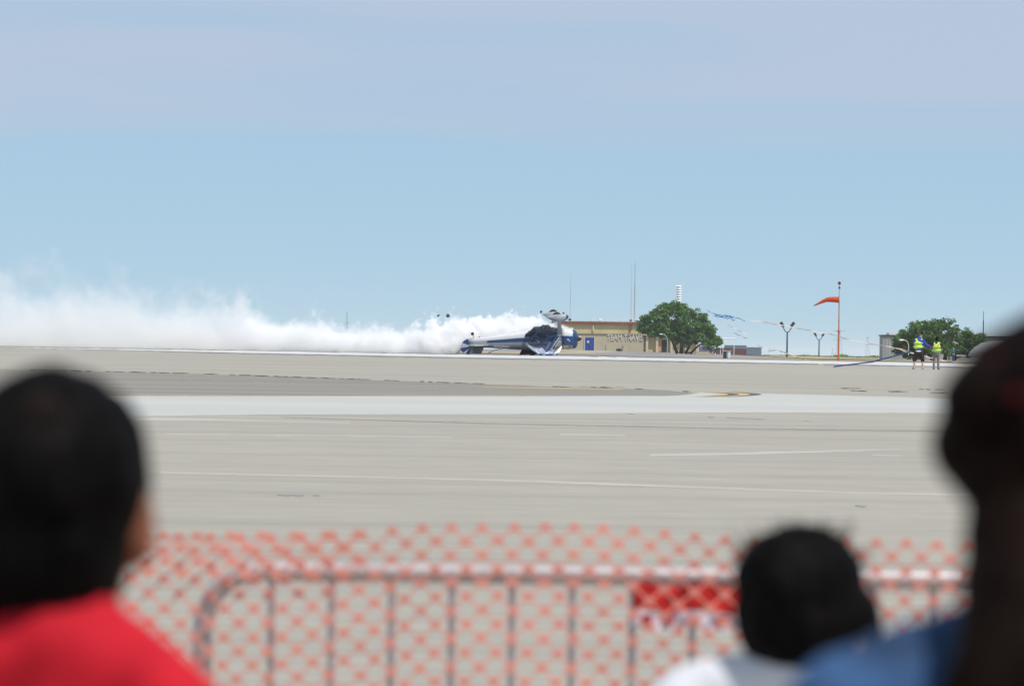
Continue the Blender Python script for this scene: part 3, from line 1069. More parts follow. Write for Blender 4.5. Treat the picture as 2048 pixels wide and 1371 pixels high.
# ------------------------------------------------------------------ overturned biplane
DP = 556.0
PPP = F_PX / DP
pl_base = at(1040, 709.5, DP)
pl = empty('overturned_biplane', pl_base)
pl.rotation_euler = (0, -ROLL, 0)
tag(pl, 'silver and blue biplane lying upside down with crumpled wings', 'aircraft')
M_SILVER = mat('silver_fabric', (0.52, 0.54, 0.57), 0.42, metal=0.25, var=0.10, scale=1.5)
M_BELLY = mat('white_belly', (0.60, 0.605, 0.61), 0.4, var=0.06, scale=1.5)
M_BLUE = mat('aircraft_blue', (0.014, 0.052, 0.165), 0.32, var=0.12, scale=2.0, spec=0.5)
M_GREYTOP = mat('grey_upper_side', (0.30, 0.315, 0.34), 0.5, var=0.14, scale=1.5)
M_TYRE = mat('tyre_rubber', (0.02, 0.02, 0.02), 0.8)
M_DKBLUE = mat('dark_fabric_and_shade', (0.06, 0.072, 0.105), 0.55, var=0.3, scale=2.0)  # dark tone includes the painted shade of the wing underside
M_CRUMP = mat('crumpled_skin', (0.46, 0.51, 0.62), 0.35, metal=0.3, var=0.25, scale=3.0)
M_BLACK = mat('black_and_shade', (0.015, 0.015, 0.018), 0.7)  # black parts; also paints the shade on the far wing panel
M_GOLD = mat('cowl_gold', (0.42, 0.36, 0.27), 0.4, var=0.25, scale=4)
M_RED = mat('emblem_red', (0.45, 0.02, 0.02), 0.5)
M_WSCRIPT = mat('script_white', (0.72, 0.73, 0.75), 0.6)


def q(px, py, y=0.0):
    return Vector(((px - 1040) / PPP, y, (709.5 - py) / PPP))


def LP(mb, name, m, parent=pl, **k):
    o = mb.build(name, m, parent, **k)
    return o


def fus_ring(px, top, bot, hw, n=56):
    cz, hh = (top + bot) / 2, (bot - top) / 2
    out = []
    for k in range(n):
        w = 2 * math.pi * (k + 0.5) / n
        sx, sz_ = math.cos(w), math.sin(w)
        e = 0.66
        yy = hw * math.copysign(abs(sx) ** e, sx)
        zz = hh * math.copysign(abs(sz_) ** e, sz_)
        out.append(q(px, cz - zz, yy))
    return out


stations = [(938, 678, 692, 0.06), (950, 675.5, 694, 0.13), (974, 673, 695, 0.26), (1005, 668.5, 697, 0.36), (1036, 663.5, 699, 0.43),
            (1067, 660, 700, 0.47), (1099, 658.5, 698, 0.50), (1123, 658, 697, 0.53)]


def fus_mi(i, k):
    w = math.sin(2 * math.pi * (k + 1.0) / 56)
    if i < 2:
        return 0 if w > 0.13 else 2
    return 0 if w > 0.13 else (1 if w > -0.08 else 2)


LP(MB().loft([fus_ring(*s) for s in stations], fus_mi), 'fuselage', [M_BELLY, M_BLUE, M_GREYTOP], smooth=True)
# engine cowling
cow = [(1123.5, 657.4, 697.6, 0.56), (1130, 657, 698, 0.60), (1138, 657.5, 698, 0.61), (1145, 658.5, 697.5, 0.60), (1150.5, 660.5, 696, 0.55), (1153.5, 663.5, 693.5, 0.47), (1154.5, 667, 690, 0.36)]


def cow_mi(i, k):
    w = math.sin(2 * math.pi * (k + 1.0) / 56)
    if i >= 3:
        return 1
    return 0 if w > 0.18 else (1 if w > -0.45 else 2)


cowl = LP(MB().loft([fus_ring(*s) for s in cow], cow_mi), 'cowling', [M_BELLY, M_BLUE, M_GOLD], smooth=True)
eo = LP(MB().tube([q(1154.3, 678.5), q(1155.2, 678.5)], 0.33, 20), 'engine_face', M_BLACK)
LP(MB().tube([q(1154.8, 677.5), q(1158, 677.3), q(1161.5, 677), q(1163, 677)], [0.15, 0.14, 0.10, 0.03], 14), 'propeller_hub', M_BLACK, smooth=True)
LP(MB().tube([q(1158.5, 674), q(1162, 673.2)], 0.05, 8), 'hub_cap', M_WHITE)
# bent stubs of the propeller
for s in (-1, 1):
    LP(MB().tube([q(1157.5, 677.3, 0), q(1158, 677.3, s * 0.35), q(1155.5, 677.6, s * 0.7), q(1151, 678.0, s * 0.95)], [0.05, 0.08, 0.07, 0.03], 8, flat=0.4), 'propeller_blade', M_BLACK)
# emblem and panel marks on the cowling side
emb = [q(1139 + 4.3 * math.cos(a), 664.6 + 1.7 * math.sin(a) + 0.8 * math.cos(a) ** 2, -0.50) for a in [k * 2 * math.pi / 16 for k in range(16)]]
LP(MB().prism(emb, (0, 0.1, 0)), 'emblem', M_RED, cowl)
LP(MB().tube([q(1134 + t, 680 - 2.2 * math.sin(t * 0.9) - 0.1 * t, -0.615) for t in (0, 1, 2, 3, 4, 5, 6)], 0.02, 6), 'white_scroll', M_WSCRIPT, cowl)
LP(MB().box(q(1139, 691, -0.49), (0.22, 0.08, 0.16)), 'exhaust_outlet', M_BLACK, cowl)
# unreadable script on the rear fuselage
rs = random.Random(4)
x = 987.5
while x < 1017:
    y0 = 692.5 + (x - 987) * 0.045
    h = rs.choice((1.4, 1.6, 2.8, 2.2))
    w = interp(x, [(974, 0.26), (1005, 0.36), (1036, 0.43)]) * 0.88 + 0.015
    LP(MB().tube([q(x, y0 + 0.5, -w), q(x + 0.7, y0 - h, -w - 0.01), q(x + 1.4, y0 + 0.2, -w), q(x + 2.1, y0 - 0.7, -w)], 0.016, 5), 'script_stroke', M_WSCRIPT)
    x += rs.uniform(2.2, 3.6)
# tail
hinge = q(944, 692)
rim = [(951, 676), (943, 675.5), (935, 677), (928.5, 680.5), (924, 685), (921.5, 690.5), (921, 695.5), (922.5, 701), (925.5, 705), (931, 707.2), (938, 707.6), (946, 706)]
for i in range(len(rim) - 1):
    a, b = q(*rim[i]), q(*rim[i + 1])
    off = 0.002 * (i % 2)
    LP(MB().prism([hinge + Vector((0, -0.05 - off, 0)), a + Vector((0, -0.05 - off, 0)), b + Vector((0, -0.05 - off, 0))], (0, 0.1 + 2 * off, 0)),
       'rudder_gore', M_BLUE if i in (2, 3, 6, 7, 9) else M_SILVER)
LP(MB().prism([q(944.5, 692.5, -0.045), q(968, 694, -0.045), q(962.5, 707, -0.045), (q(944.5, 706.5, -0.045))], (0, 0.09, 0)), 'fin', M_GREYTOP)
for s in (-1, 1):
    pts = [q(938.5, 691.3, s * 0.06), q(977, 691.0, s * 0.25), q(966, 691.6, s * 1.55), q(949, 692.0, s * 1.75), q(939, 692.0, s * 1.5)]
    LP(MB().prism(pts, (0, 0, 0.07)), 'tailplane', M_SILVER)
tw = LP(MB().tube([q(944.8, 667.2, -0.05), q(944.8, 667.2, 0.05)], 0.105, 14), 'tail_wheel', M_TYRE)
LP(MB().tube([q(944.8, 667.2, 0.0), q(947, 671.5), q(947.5, 676)], 0.03, 6), 'tail_wheel_fork', M_GALV)
LP(MB().tube([q(958.5, 674.2), q(958.6, 672.6)], 0.05, 6), 'tail_light', M_BLACK)
# bent cable or spar hanging under the rear fuselage
LP(MB().tube([q(1008, 696, -0.2), q(999, 697.0, -0.35), q(988, 700, -0.5), q(980, 703.5, -0.6), q(973, 708.0, -0.7)], 0.045, 6), 'torn_spar', mat('violet_grey_tube', (0.16, 0.15, 0.17), 0.5))
# undercarriage, now in the air
for s, ox, oy in ((-1, 0, 0), (1, -7.0, -5.5)):
    yy = s * 1.05
    rings = []
    for px, cy, hh, hw in ((1090.5, 633.5, 0.3, 0.02), (1096, 634.2, 3.0, 0.09), (1103, 635, 5.6, 0.15), (1111, 635.5, 7.4, 0.19), (1119, 635.6, 8.0, 0.20), (1126, 635, 7.6, 0.19), (1132, 634.2, 5.8, 0.15), (1135.5, 633.6, 3.4, 0.09), (1137, 633.4, 0.5, 0.02)):
        c = q(px + ox, cy + oy, yy)
        rings.append([c + Vector((0, math.cos(w) * hw, math.sin(w) * hh / PPP)) for w in [k * math.pi / 8 for k in range(16)]])
    wf = LP(MB().loft(rings, lambda i, k: 1 if i >= 6 or (i == 5 and k > 9 and k < 14) else 0), 'wheel_fairing', [mat('fairing_grey', (0.31, 0.33, 0.37), 0.4, var=0.25, scale=2.5), M_BLUE], smooth=True)
    c = q(1113.5 + ox, 633.2 + oy, yy)
    LP(MB().tube([c + Vector((0, -0.075, 0)), c + Vector((0, -0.05, 0)), c + Vector((0, 0.05, 0)), c + Vector((0, 0.075, 0))], [0.27, 0.305, 0.305, 0.27], 20), 'tyre', M_TYRE, wf, smooth=True)
    LP(MB().tube([q(1118 + ox, 642 + oy, yy), q(1118.5 + ox * 0.5, 650 + oy * 0.5, s * 0.8), q(1119, 664, s * 0.42)], [0.12, 0.125, 0.16], 10, flat=0.4), 'gear_leg', M_GREYTOP)
LP(MB().box(q(1118, 662, -0.49), (0.42, 0.12, 0.4)), 'gear_fairing', mat('gear_fairing_grey', (0.24, 0.24, 0.23), 0.5))
LP(MB().box(q(1113, 657.6, -0.1), (0.55, 0.9, 0.06)), 'belly_panel', M_BLUE)


# crumpled wings
def wing_sheet(name, corners, nu, nv, amp, m, seed, ragged=0.0, thick=0.09):
    """corners: inner-rear, inner-front, outer-front, outer-rear (px, py, y)"""
    r = random.Random(seed)
    A, B, C, D = [q(*c) for c in corners]
    rows = []
    for j in range(nv + 1):
        v = j / nv
        row = []
        for i in range(nu + 1):
            u = i / nu
            p = (A * (1 - u) + B * u) * (1 - v) + (D * (1 - u) + C * u) * v
            nn = noise.noise_vector(Vector((u * 4 + seed, v * 5, seed * 0.7)))
            p = p + Vector((nn.x * amp * 0.6, nn.y * amp * 0.6, nn.z * amp))
            if j == nv:
                p = p + Vector((r.uniform(-ragged, ragged), r.uniform(-ragged, ragged), r.uniform(-ragged, ragged) * 0.6))
            row.append(p)
        rows.append(row)
    return LP(MB().grid(rows), name, m, thick=thick)


# lower wing (uppermost now): both panels folded upward, shade of the viewer's side put into the dark colour
lw_near = wing_sheet('lower_wing', [(1050, 672.5, -0.48), (1116, 669, -0.55), (1113, 656.5, -2.5), (1069, 653.5, -2.4)], 14, 9, 0.20, M_DKBLUE, 3, 0.12, 0.10)
lw_far = wing_sheet('lower_wing', [(1060, 664, 0.48), (1116, 662, 0.55), (1112, 668, 4.0), (1066, 669, 4.0)], 10, 8, 0.12, M_DKBLUE, 8, 0.1, 0.10)
LP(MB().tube([q(1080, 654.5, -2.4), q(1085.5, 649.5, -2.5), q(1091.5, 652.0, -2.6)], 0.025, 5), 'torn_rib', M_DARK, lw_near)
LP(MB().tube([q(1086, 656, -2.2), q(1088, 652.5, -2.3), q(1093, 655, -2.2)], 0.02, 5), 'torn_rib', M_GALV, lw_near)
# upper wing (on the ground now)
rows = []
cols = 12
top_e = [(1053.5, 687.5), (1059, 690.5), (1067, 691), (1075, 689), (1083, 688), (1092, 690), (1100, 694), (1106, 699), (1111, 703), (1116, 700), (1120, 695)]
bot_e = [(1057, 692.5), (1062, 697), (1068, 701.5), (1074, 706), (1080, 708.8), (1088, 709.6), (1095, 709.0), (1102, 709.2), (1108, 709.4), (1113, 708.8), (1116, 706)]
rr_ = random.Random(2)
for j in range(8):
    v = j / 7
    row = []
    for i in range(len(top_e)):
        tx, ty = top_e[i]
        bx_, by_ = bot_e[i]
        y = -0.75 - 2.3 * v + 0.25 * math.sin(i * 2.1 + j)
        px = tx + (bx_ - tx) * v + rr_.uniform(-0.7, 0.7) * (0 < j < 7)
        py = ty + (by_ - ty) * v ** 1.25 + rr_.uniform(-0.9, 0.9) * (0 < j < 7)
        row.append(q(px, min(py, 709.6), y))
    rows.append(row)
uw = LP(MB().grid(rows), 'upper_wing', M_CRUMP, thick=0.05)
LP(MB().tube([q(1053, 687, -0.9), q(1060, 693.5, -1.4), q(1068, 700.5, -2.0), q(1079, 708.5, -2.9)], [0.10, 0.09, 0.08, 0.06], 8, flat=0.5), 'wing_edge', M_SILVER, uw)
LP(MB().tube([q(1078, 708.5, -3.05), q(1088, 709.2, -3.1), q(1100, 708.8, -3.1), q(1114, 708.6, -3.0)], [0.06, 0.07, 0.06, 0.05], 8), 'wing_edge', M_BLUE, uw)
for k, (a, b) in enumerate((((1122, 692.5), (1111.5, 708.5)), ((1119.5, 695.5), (1107, 708.8)))):
    m_ = ((a[0] + b[0]) / 2 + 1.2, (a[1] + b[1]) / 2 + 1.2)
    LP(MB().tube([q(*a, -1.9 - k * 0.3), q(*m_, -2.3 - k * 0.3), q(*b, -2.8)], [0.05, 0.07, 0.05], 6, flat=0.5), 'bent_rib', M_WHITE, uw)
uw2 = wing_sheet('upper_wing', [(1039, 708.3, 0.4), (1060, 707.5, 0.5), (1068, 683.5, 0.0), (1053, 684.5, -0.3)], 6, 8, 0.07, M_BLACK, 5, 0.04, 0.10)  # far panel in shade, the shade put into its black colour
wing_sheet('upper_wing', [(1058, 708.8, 0.8), (1078, 709.0, 0.8), (1082, 690.0, 0.1), (1062, 694, 0.1)], 8, 8, 0.14, M_DKBLUE, 15, 0.04, 0.08)
# struts, wires and cockpit wreckage
for a, b, ya, yb, r_ in (((1075, 660.5), (1062.5, 683), -1.7, -1.2, 0.075), ((1114, 665), (1091, 707), -1.0, -2.6, 0.085), ((1110, 669), (1080, 685), -1.6, -1.5, 0.075),
                         ((1092, 666), (1093, 676), -1.9, -1.5, 0.05), ((1101, 684), (1092, 700), -2.2, -2.5, 0.08)):
    LP(MB().tube([q(*a, ya), q(*b, yb)], r_, 8, flat=0.5), 'wing_strut', M_BLUE)
for a, b in (((1120, 673), (1101, 699)), ((1117, 674.5), (1103, 697)), ((1121, 676), (1107, 701)), ((1070, 676), (1078, 684))):
    LP(MB().tube([q(*a, -1.2), q(*b, -2.2)], 0.022, 6), 'flying_wire', M_GALV)
LP(MB().loft([[q(px, cy + hh * math.sin(w), -0.2 + 0.3 * math.cos(w)) for w in [k * math.pi / 5 for k in range(10)]] for px, cy, hh in ((1086, 696, 2), (1094, 699, 4.5), (1104, 698.5, 5), (1113, 696, 3))]),
   'cockpit_coaming', M_BLACK, smooth=True)
LP(MB().tube([q(1027, 663.0, -0.1), q(1030, 663.0, -0.1)], 0.05, 8), 'vent_stub', M_WHITE)

# fragments thrown up
for px, py, s, lab in ((895, 631.5, 0.13, 'dark fragment flying above the smoke left of the tail'),
                       (876, 631, 0.09, 'tiny grey fragment flying farthest left above the smoke'),
                       (1081.5, 623.5, 0.09, 'tiny dark fragment flying left of the raised wheels')):
    c = at(px, py, DP)
    rf = random.Random(int(px))
    poly = [c + Vector((math.cos(a) * s * rf.uniform(0.6, 1.1), 0, math.sin(a) * s * rf.uniform(0.6, 1.1))) for a in [k * 2 * math.pi / 6 for k in range(6)]]
    tag(MB().prism(poly, (0.04, 0.07, 0.03)).build('flying_fragment', M_DKBLUE, origin=c), lab, 'fragment', 'flying fragments')


# ------------------------------------------------------------------ white smoke trail
def smoke():
    o_ = Vector((at(1040, 700, DP).x, DP, gz(at(1040, 700, DP).x, DP)))
    X0, X1, Y0, Y1, H = -66.0, 3.4, -2.6, 6.4, 7.6
    mb = MB().box(o_ + Vector(((X0 + X1) / 2, (Y0 + Y1) / 2, H / 2 + 0.03)), (X1 - X0, Y1 - Y0, H))
    m = bpy.data.materials.new('white_smoke')
    m.use_nodes = True
    nt = m.node_tree
    nt.nodes.clear()
    L = nt.links
    out = nt.nodes.new('ShaderNodeOutputMaterial')
    vol = nt.nodes.new('ShaderNodeVolumePrincipled')
    vol.inputs['Color'].default_value = (0.998, 0.998, 1.0, 1)
    vol.inputs['Anisotropy'].default_value = 0.0
    L.new(vol.outputs[0], out.inputs['Volume'])
    tc = nt.nodes.new('ShaderNodeTexCoord')
    sp = nt.nodes.new('ShaderNodeSeparateXYZ')
    L.new(tc.outputs['Object'], sp.inputs[0])

    def mth(op, a, b=None, c=None, clamp=False):
        n = nt.nodes.new('ShaderNodeMath')
        n.operation = op
        n.use_clamp = clamp
        for i, v in enumerate((a, b, c)):
            if v is None:
                continue
            if isinstance(v, (int, float)):
                n.inputs[i].default_value = v
            else:
                L.new(v, n.inputs[i])
        return n.outputs[0]

    def prof(knots, top):
        """piecewise profile along x (metres from the aircraft), values up to top"""
        r = nt.nodes.new('ShaderNodeValToRGB')
        r.color_ramp.interpolation = 'EASE'
        el = r.color_ramp.elements
        while len(el) > 1:
            el.remove(el[-1])
        for i, (xx, v) in enumerate(knots):
            e = el[0] if i == 0 else el.new((xx - X0) / (X1 - X0))
            e.position = (xx - X0) / (X1 - X0)
            e.color = (v / top,) * 3 + (1,)
        L.new(mth('DIVIDE', mth('SUBTRACT', sp.outputs['X'], X0), X1 - X0), r.inputs[0])
        return mth('MULTIPLY', r.outputs[0], top)

    def nz(scale, detail, rough, sc=(1, 1, 1), loc=(0, 0, 0)):
        mp = nt.nodes.new('ShaderNodeMapping')
        mp.inputs['Scale'].default_value = sc
        mp.inputs['Location'].default_value = loc
        L.new(tc.outputs['Object'], mp.inputs[0])
        n = nt.nodes.new('ShaderNodeTexNoise')
        n.inputs['Scale'].default_value = scale
        n.inputs['Detail'].default_value = detail
        n.inputs['Roughness'].default_value = rough
        L.new(mp.outputs[0], n.inputs['Vector'])
        return mth('MULTIPLY', mth('SUBTRACT', n.outputs[0], 0.5), 2.0)
    Hx = prof([(-66, 6.4), (-34, 5.6), (-28, 5.5), (-23, 3.9), (-19, 3.2), (-14, 2.5), (-11, 1.8), (-8, 1.7), (-5, 2.05), (-1.5, 2.55), (0.8, 2.5), (2.2, 2.25), (3.2, 1.85)], 8)
    Zb = prof([(-66, 0), (-4.4, 0), (-3.3, 0.95), (0, 1.15), (2.2, 1.45), (3.2, 1.6)], 4)
    W = prof([(-66, 3.6), (-30, 3.0), (-14, 2.2), (-6, 1.6), (-3, 1.3), (1, 1.05), (2.4, 0.85), (3.2, 0.3)], 5)
    Yc = prof([(-66, 1.6), (-8, 1.2), (-3.6, 1.6), (2, 1.3), (3.2, 1.0)], 4)
    near = prof([(-66, 0), (-26, 0.0), (-9, 0.55), (-4, 1.0), (3.2, 1.0)], 1)
    n_big = nz(0.42, 3, 0.5, (1, 1, 0.8))
    n_mid = nz(1.55, 3, 0.5, (1, 1, 0.9), (4, 2, 1))
    n_sml = nz(3.4, 2, 0.5, (1, 1, 1), (9, 1, 5))
    far = mth('SUBTRACT', 1.0, near)
    dis = mth('ADD', mth('MULTIPLY', n_big, mth('ADD', 0.35, mth('MULTIPLY', far, 0.85))),
              mth('ADD', mth('MULTIPLY', n_mid, mth('ADD', 0.45, mth('MULTIPLY', near, 0.75))), mth('MULTIPLY', n_sml, mth('ADD', 0.18, mth('MULTIPLY', near, 0.2)))))
    z = sp.outputs['Z']
    span = mth('SUBTRACT', Hx, Zb)
    zrel = mth('DIVIDE', mth('SUBTRACT', z, Zb), span)
    zz = mth('MAXIMUM', zrel, mth('MULTIPLY', zrel, -6.0))
    yrel = mth('DIVIDE', mth('SUBTRACT', sp.outputs['Y'], Yc), W)
    body = mth('SUBTRACT', mth('SUBTRACT', 1.0, mth('POWER', zz, 1.3)), mth('MULTIPLY', mth('MULTIPLY', yrel, yrel), 0.8))
    # wisps grow with height: noise counts for more away from the ground
    grow = mth('ADD', 0.30, mth('MULTIPLY', zz, 0.75))
    s = mth('ADD', body, mth('MULTIPLY', dis, grow))
    mr = nt.nodes.new('ShaderNodeMapRange')
    mr.interpolation_type = 'SMOOTHSTEP'
    mr.inputs['From Min'].default_value = 0.02
    L.new(s, mr.inputs['Value'])
    L.new(mth('ADD', 0.22, mth('MULTIPLY', far, 1.0)), mr.inputs['From Max'])
    dens = mth('MULTIPLY', mr.outputs[0], mth('ADD', 0.65, mth('MULTIPLY', near, 3.4)))
    L.new(dens, vol.inputs['Density'])
    m.cycles.volume_step_rate = 0.12
    o = mb.build('smoke_trail', m, origin=o_)
    tag(o, 'long bank of white smoke trailing left from the overturned biplane', 'smoke', kind='stuff')


smoke()

# ------------------------------------------------------------------ people
DG = bpy.context.evaluated_depsgraph_get


def capsule(bm, a, b, ra, rb, flat=(1, 1, 1)):
    """tapered round-ended limb from a to b"""
    a, b = Vector(a), Vector(b)
    t = b - a
    L = t.length
    t = t.normalized() if L > 1e-6 else Vector((0, 0, 1))
    ref = Vector((0, 1, 0)) if abs(t.y) < 0.9 else Vector((1, 0, 0))
    e1 = (ref - t * ref.dot(t)).normalized()
    e2 = t.cross(e1)
    n = 12
    rings = []
    for i in range(1, 4):
        w = -math.pi / 2 + i * math.pi / 8
        rings.append((a + t * ra * math.sin(w), ra * math.cos(w)))
    rings.append((a, ra))
    rings.append((b, rb))
    for i in range(1, 4):
        w = i * math.pi / 8
        rings.append((b + t * rb * math.sin(w), rb * math.cos(w)))
    vs = []
    for c, r in rings:
        ring = []
        for k in range(n):
            w = 2 * math.pi * k / n
            ring.append(bm.verts.new(c + Vector(((e1 * math.cos(w) + e2 * math.sin(w)) * r))))
        vs.append(ring)
    for i in range(len(vs) - 1):
        for k in range(n):
            bm.faces.new((vs[i][k], vs[i][(k + 1) % n], vs[i + 1][(k + 1) % n], vs[i + 1][k]))
    bm.faces.new(list(reversed(vs[0])))
    bm.faces.new(vs[-1])


def ellipsoid(bm, c, r, rot=None):
    m = Matrix.Translation(Vector(c)) @ (rot.to_4x4() if rot else Matrix.Identity(4)) @ Matrix.Diagonal((r[0], r[1], r[2], 1))
    bmesh.ops.create_uvsphere(bm, u_segments=20, v_segments=12, radius=1.0, matrix=m)


def blob(name, shapes, voxel, m, parent, smooth_it=6):
    """overlapping limbs and lumps fused into one continuous skin"""
    bm = bmesh.new()
    for s in shapes:
        if s[0] == 'c':
            capsule(bm, *s[1:])
        else:
            ellipsoid(bm, *s[1:])
    bmesh.ops.recalc_face_normals(bm, faces=bm.faces)
    me = bpy.data.meshes.new('tmp')
    bm.to_mesh(me)
    bm.free()
    o = bpy.data.objects.new('tmp_blob', me)
    COL.objects.link(o)
    r = o.modifiers.new('r', 'REMESH')
    r.mode = 'VOXEL'
    r.voxel_size = voxel
    if smooth_it:
        sm = o.modifiers.new('s', 'SMOOTH')
        sm.iterations = smooth_it
        sm.factor = 0.5
    bpy.context.view_layer.update()
    res = bpy.data.meshes.new_from_object(o.evaluated_get(DG()))
    COL.objects.unlink(o)
    bpy.data.objects.remove(o)
    bpy.data.meshes.remove(me)
    res.name = name
    res.materials.clear()
    res.materials.append(m)
    if name in ('shirt', 'vest', 'trousers', 'shorts', 'hair'):
        amp = {'hair': 0.0065, 'vest': 0.012}.get(name, 0.010)
        fr = {'hair': 22.0}.get(name, 11.0)
        nv = [v.normal.copy() for v in res.vertices]
        for v, n_ in zip(res.vertices, nv):
            c_ = v.co
            f_ = noise.noise(Vector((c_.x * fr + 3.7, c_.y * fr, c_.z * fr * 0.55 + c_.x * 6)))
            v.co = c_ + n_ * amp * (f_ + 0.5 * noise.noise(c_ * fr * 2.3))
    res.polygons.foreach_set('use_smooth', [True] * len(res.polygons))
    ob = bpy.data.objects.new(name, res)
    COL.objects.link(ob)
    ob.parent = parent
    return ob


def hand(wrist, direction, palm_n, side, size=1.0, curl=0.5):
    """palm, four unequal bent fingers and a thumb leaving the side of the palm"""
    w = Vector(wrist)
    d = Vector(direction).normalized()
    nrm = Vector(palm_n)
    nrm = (nrm - d * nrm.dot(d)).normalized()
    s = d.cross(nrm) * side
    out = []
    k = size
    for f, off in enumerate((-0.03, -0.01, 0.01, 0.03)):
        base = w + d * 0.085 * k + s * off * k
        out.append(('c', w + s * off * 0.7 * k, base, 0.016 * k, 0.013 * k))
        ln = (0.066, 0.078, 0.072, 0.056)[f] * k
        p = base
        ang = 0.0
        for seg, fr, rad in ((0, 0.45, 0.0095), (1, 0.32, 0.0085), (2, 0.23, 0.0075)):
            ang += curl * (0.5, 0.9, 0.6)[seg]
            q_ = p + (d * math.cos(ang) + nrm * math.sin(ang)) * ln * fr
            out.append(('c', p, q_, rad * k, rad * 0.9 * k))
            p = q_
    tb_ = w + d * 0.03 * k - s * 0.03 * k
    t1 = tb_ + (d * 0.6 - s * 0.65 + nrm * 0.3).normalized() * 0.042 * k
    t2 = t1 + (d * 0.8 - s * 0.2 + nrm * 0.5).normalized() * 0.032 * k
    out += [('c', w + d * 0.01, tb_, 0.016 * k, 0.014 * k), ('c', tb_, t1, 0.013 * k, 0.011 * k), ('c', t1, t2, 0.011 * k, 0.009 * k)]
    return out


M_SKIN_L = mat('skin_light', (0.48, 0.27, 0.19), 0.55, var=0.08, scale=20)
M_SKIN_D = mat('skin_brown', (0.24, 0.085, 0.04), 0.5, var=0.1, scale=20)
M_HAIR = mat('black_hair', (0.0042, 0.0036, 0.0034), 0.6, var=0.6, scale=60, spec=0.035, stretch=(1, 1, 0.2), bump=0.9)
M_HAIRB = mat('dark_brown_hair', (0.0065, 0.0034, 0.0026), 0.6, var=0.6, scale=60, spec=0.035, stretch=(1, 1, 0.2), bump=0.9)
M_REDSHIRT = mat('red_cotton', (0.50, 0.010, 0.022), 0.85, var=0.1, scale=6, spec=0.2, bump=0.15)
M_WSHIRT = mat('white_cotton', (0.62, 0.62, 0.66), 0.8, var=0.08, scale=5, spec=0.2, bump=0.15)
M_DENIM = mat('blue_denim', (0.035, 0.085, 0.195), 0.75, var=0.75, scale=10, spec=0.2, bump=0.6)  # strong mottle paints fold highlights and dark folds into the blue
M_TROUSER = mat('dark_trousers', (0.03, 0.03, 0.04), 0.8)
M_KHAKI = mat('khaki_trousers', (0.25, 0.2, 0.14), 0.8)
M_JEANS = mat('jeans', (0.04, 0.06, 0.13), 0.8)
M_SHOE = mat('dark_shoe', (0.03, 0.028, 0.027), 0.6)
M_SHOEG = mat('grey_shoe', (0.35, 0.35, 0.36), 0.6)
M_HIVIS = mat('hi_vis_yellow', (0.52, 0.80, 0.035), 0.6, var=0.08, scale=8)
M_HIVISG = mat('hi_vis_lime', (0.42, 0.78, 0.12), 0.6, var=0.08, scale=8)
M_REFL = mat('reflective_tape', (0.62, 0.66, 0.40), 0.4)
M_ORTAPE = mat('orange_tape', (0.75, 0.35, 0.10), 0.5)
M_BLUESLV = mat('blue_long_sleeve', (0.015, 0.075, 0.40), 0.75, var=0.12, scale=6)
M_SHORTS = mat('black_shorts', (0.022, 0.017, 0.016), 0.85)
M_GREYP = mat('grey_trousers', (0.17, 0.165, 0.175), 0.8, var=0.15, scale=5)
M_TEAL = mat('teal_sleeve', (0.02, 0.11, 0.14), 0.75)
M_CAPD = mat('dark_cap', (0.007, 0.0065, 0.0085), 0.9, spec=0.06, var=0.3, scale=20)
M_EYE = mat('eye_white', (0.6, 0.58, 0.55), 0.3)
M_LIP = mat('lips', (0.30, 0.10, 0.08), 0.5)


def head_shapes(c, yaw, k=1.0):
    """skull, jaw, nose, ears; yaw 0 looks along +y (away from the camera)"""
    R = Matrix.Rotation(yaw, 3, 'Z')
    c = Vector(c)
    t = lambda x, y, z: c + R @ Vector((x * k, y * k, z * k))
    return [('e', t(0, -0.01, 0.025), (0.076 * k, 0.096 * k, 0.09 * k), R), ('e', t(0, 0.03, -0.05), (0.057 * k, 0.062 * k, 0.068 * k), R),
            ('c', t(0, 0.085, 0.0), t(0, 0.108, -0.028), 0.010 * k, 0.015 * k),
            ('c', t(0, 0.075, -0.062), t(0, 0.088, -0.066), 0.018 * k, 0.014 * k), ('c', t(0, 0.07, -0.1), t(0, 0.075, -0.105), 0.02 * k, 0.018 * k),
            ('e', t(0.079, -0.005, -0.015), (0.014 * k, 0.022 * k, 0.036 * k), R), ('e', t(-0.079, -0.005, -0.015), (0.012 * k, 0.02 * k, 0.033 * k), R)]


def face_parts(c, yaw, parent, k=1.0):
    R = Matrix.Rotation(yaw, 3, 'Z')
    c = Vector(c)
    for s in (-1, 1):
        bm_ = [('e', c + R @ Vector((s * 0.032 * k, 0.079 * k, 0.005 * k)), (0.012 * k, 0.010 * k, 0.009 * k), R)]
        blob('eye', bm_, 0.004, M_EYE, parent, 1)
    blob('mouth', [('e', c + R @ Vector((0, 0.092 * k, -0.066 * k)), (0.024 * k, 0.012 * k, 0.007 * k), R)], 0.004, M_LIP, parent, 1)


def person(loc, lab, spec):
    root = empty('person', loc)
    tag(root, lab, 'person')
    for item in spec['parts']:
        name, shapes, voxel, m = item[:4]
        blob(name, shapes, voxel, m, root, item[4] if len(item) > 4 else 6)
    return root


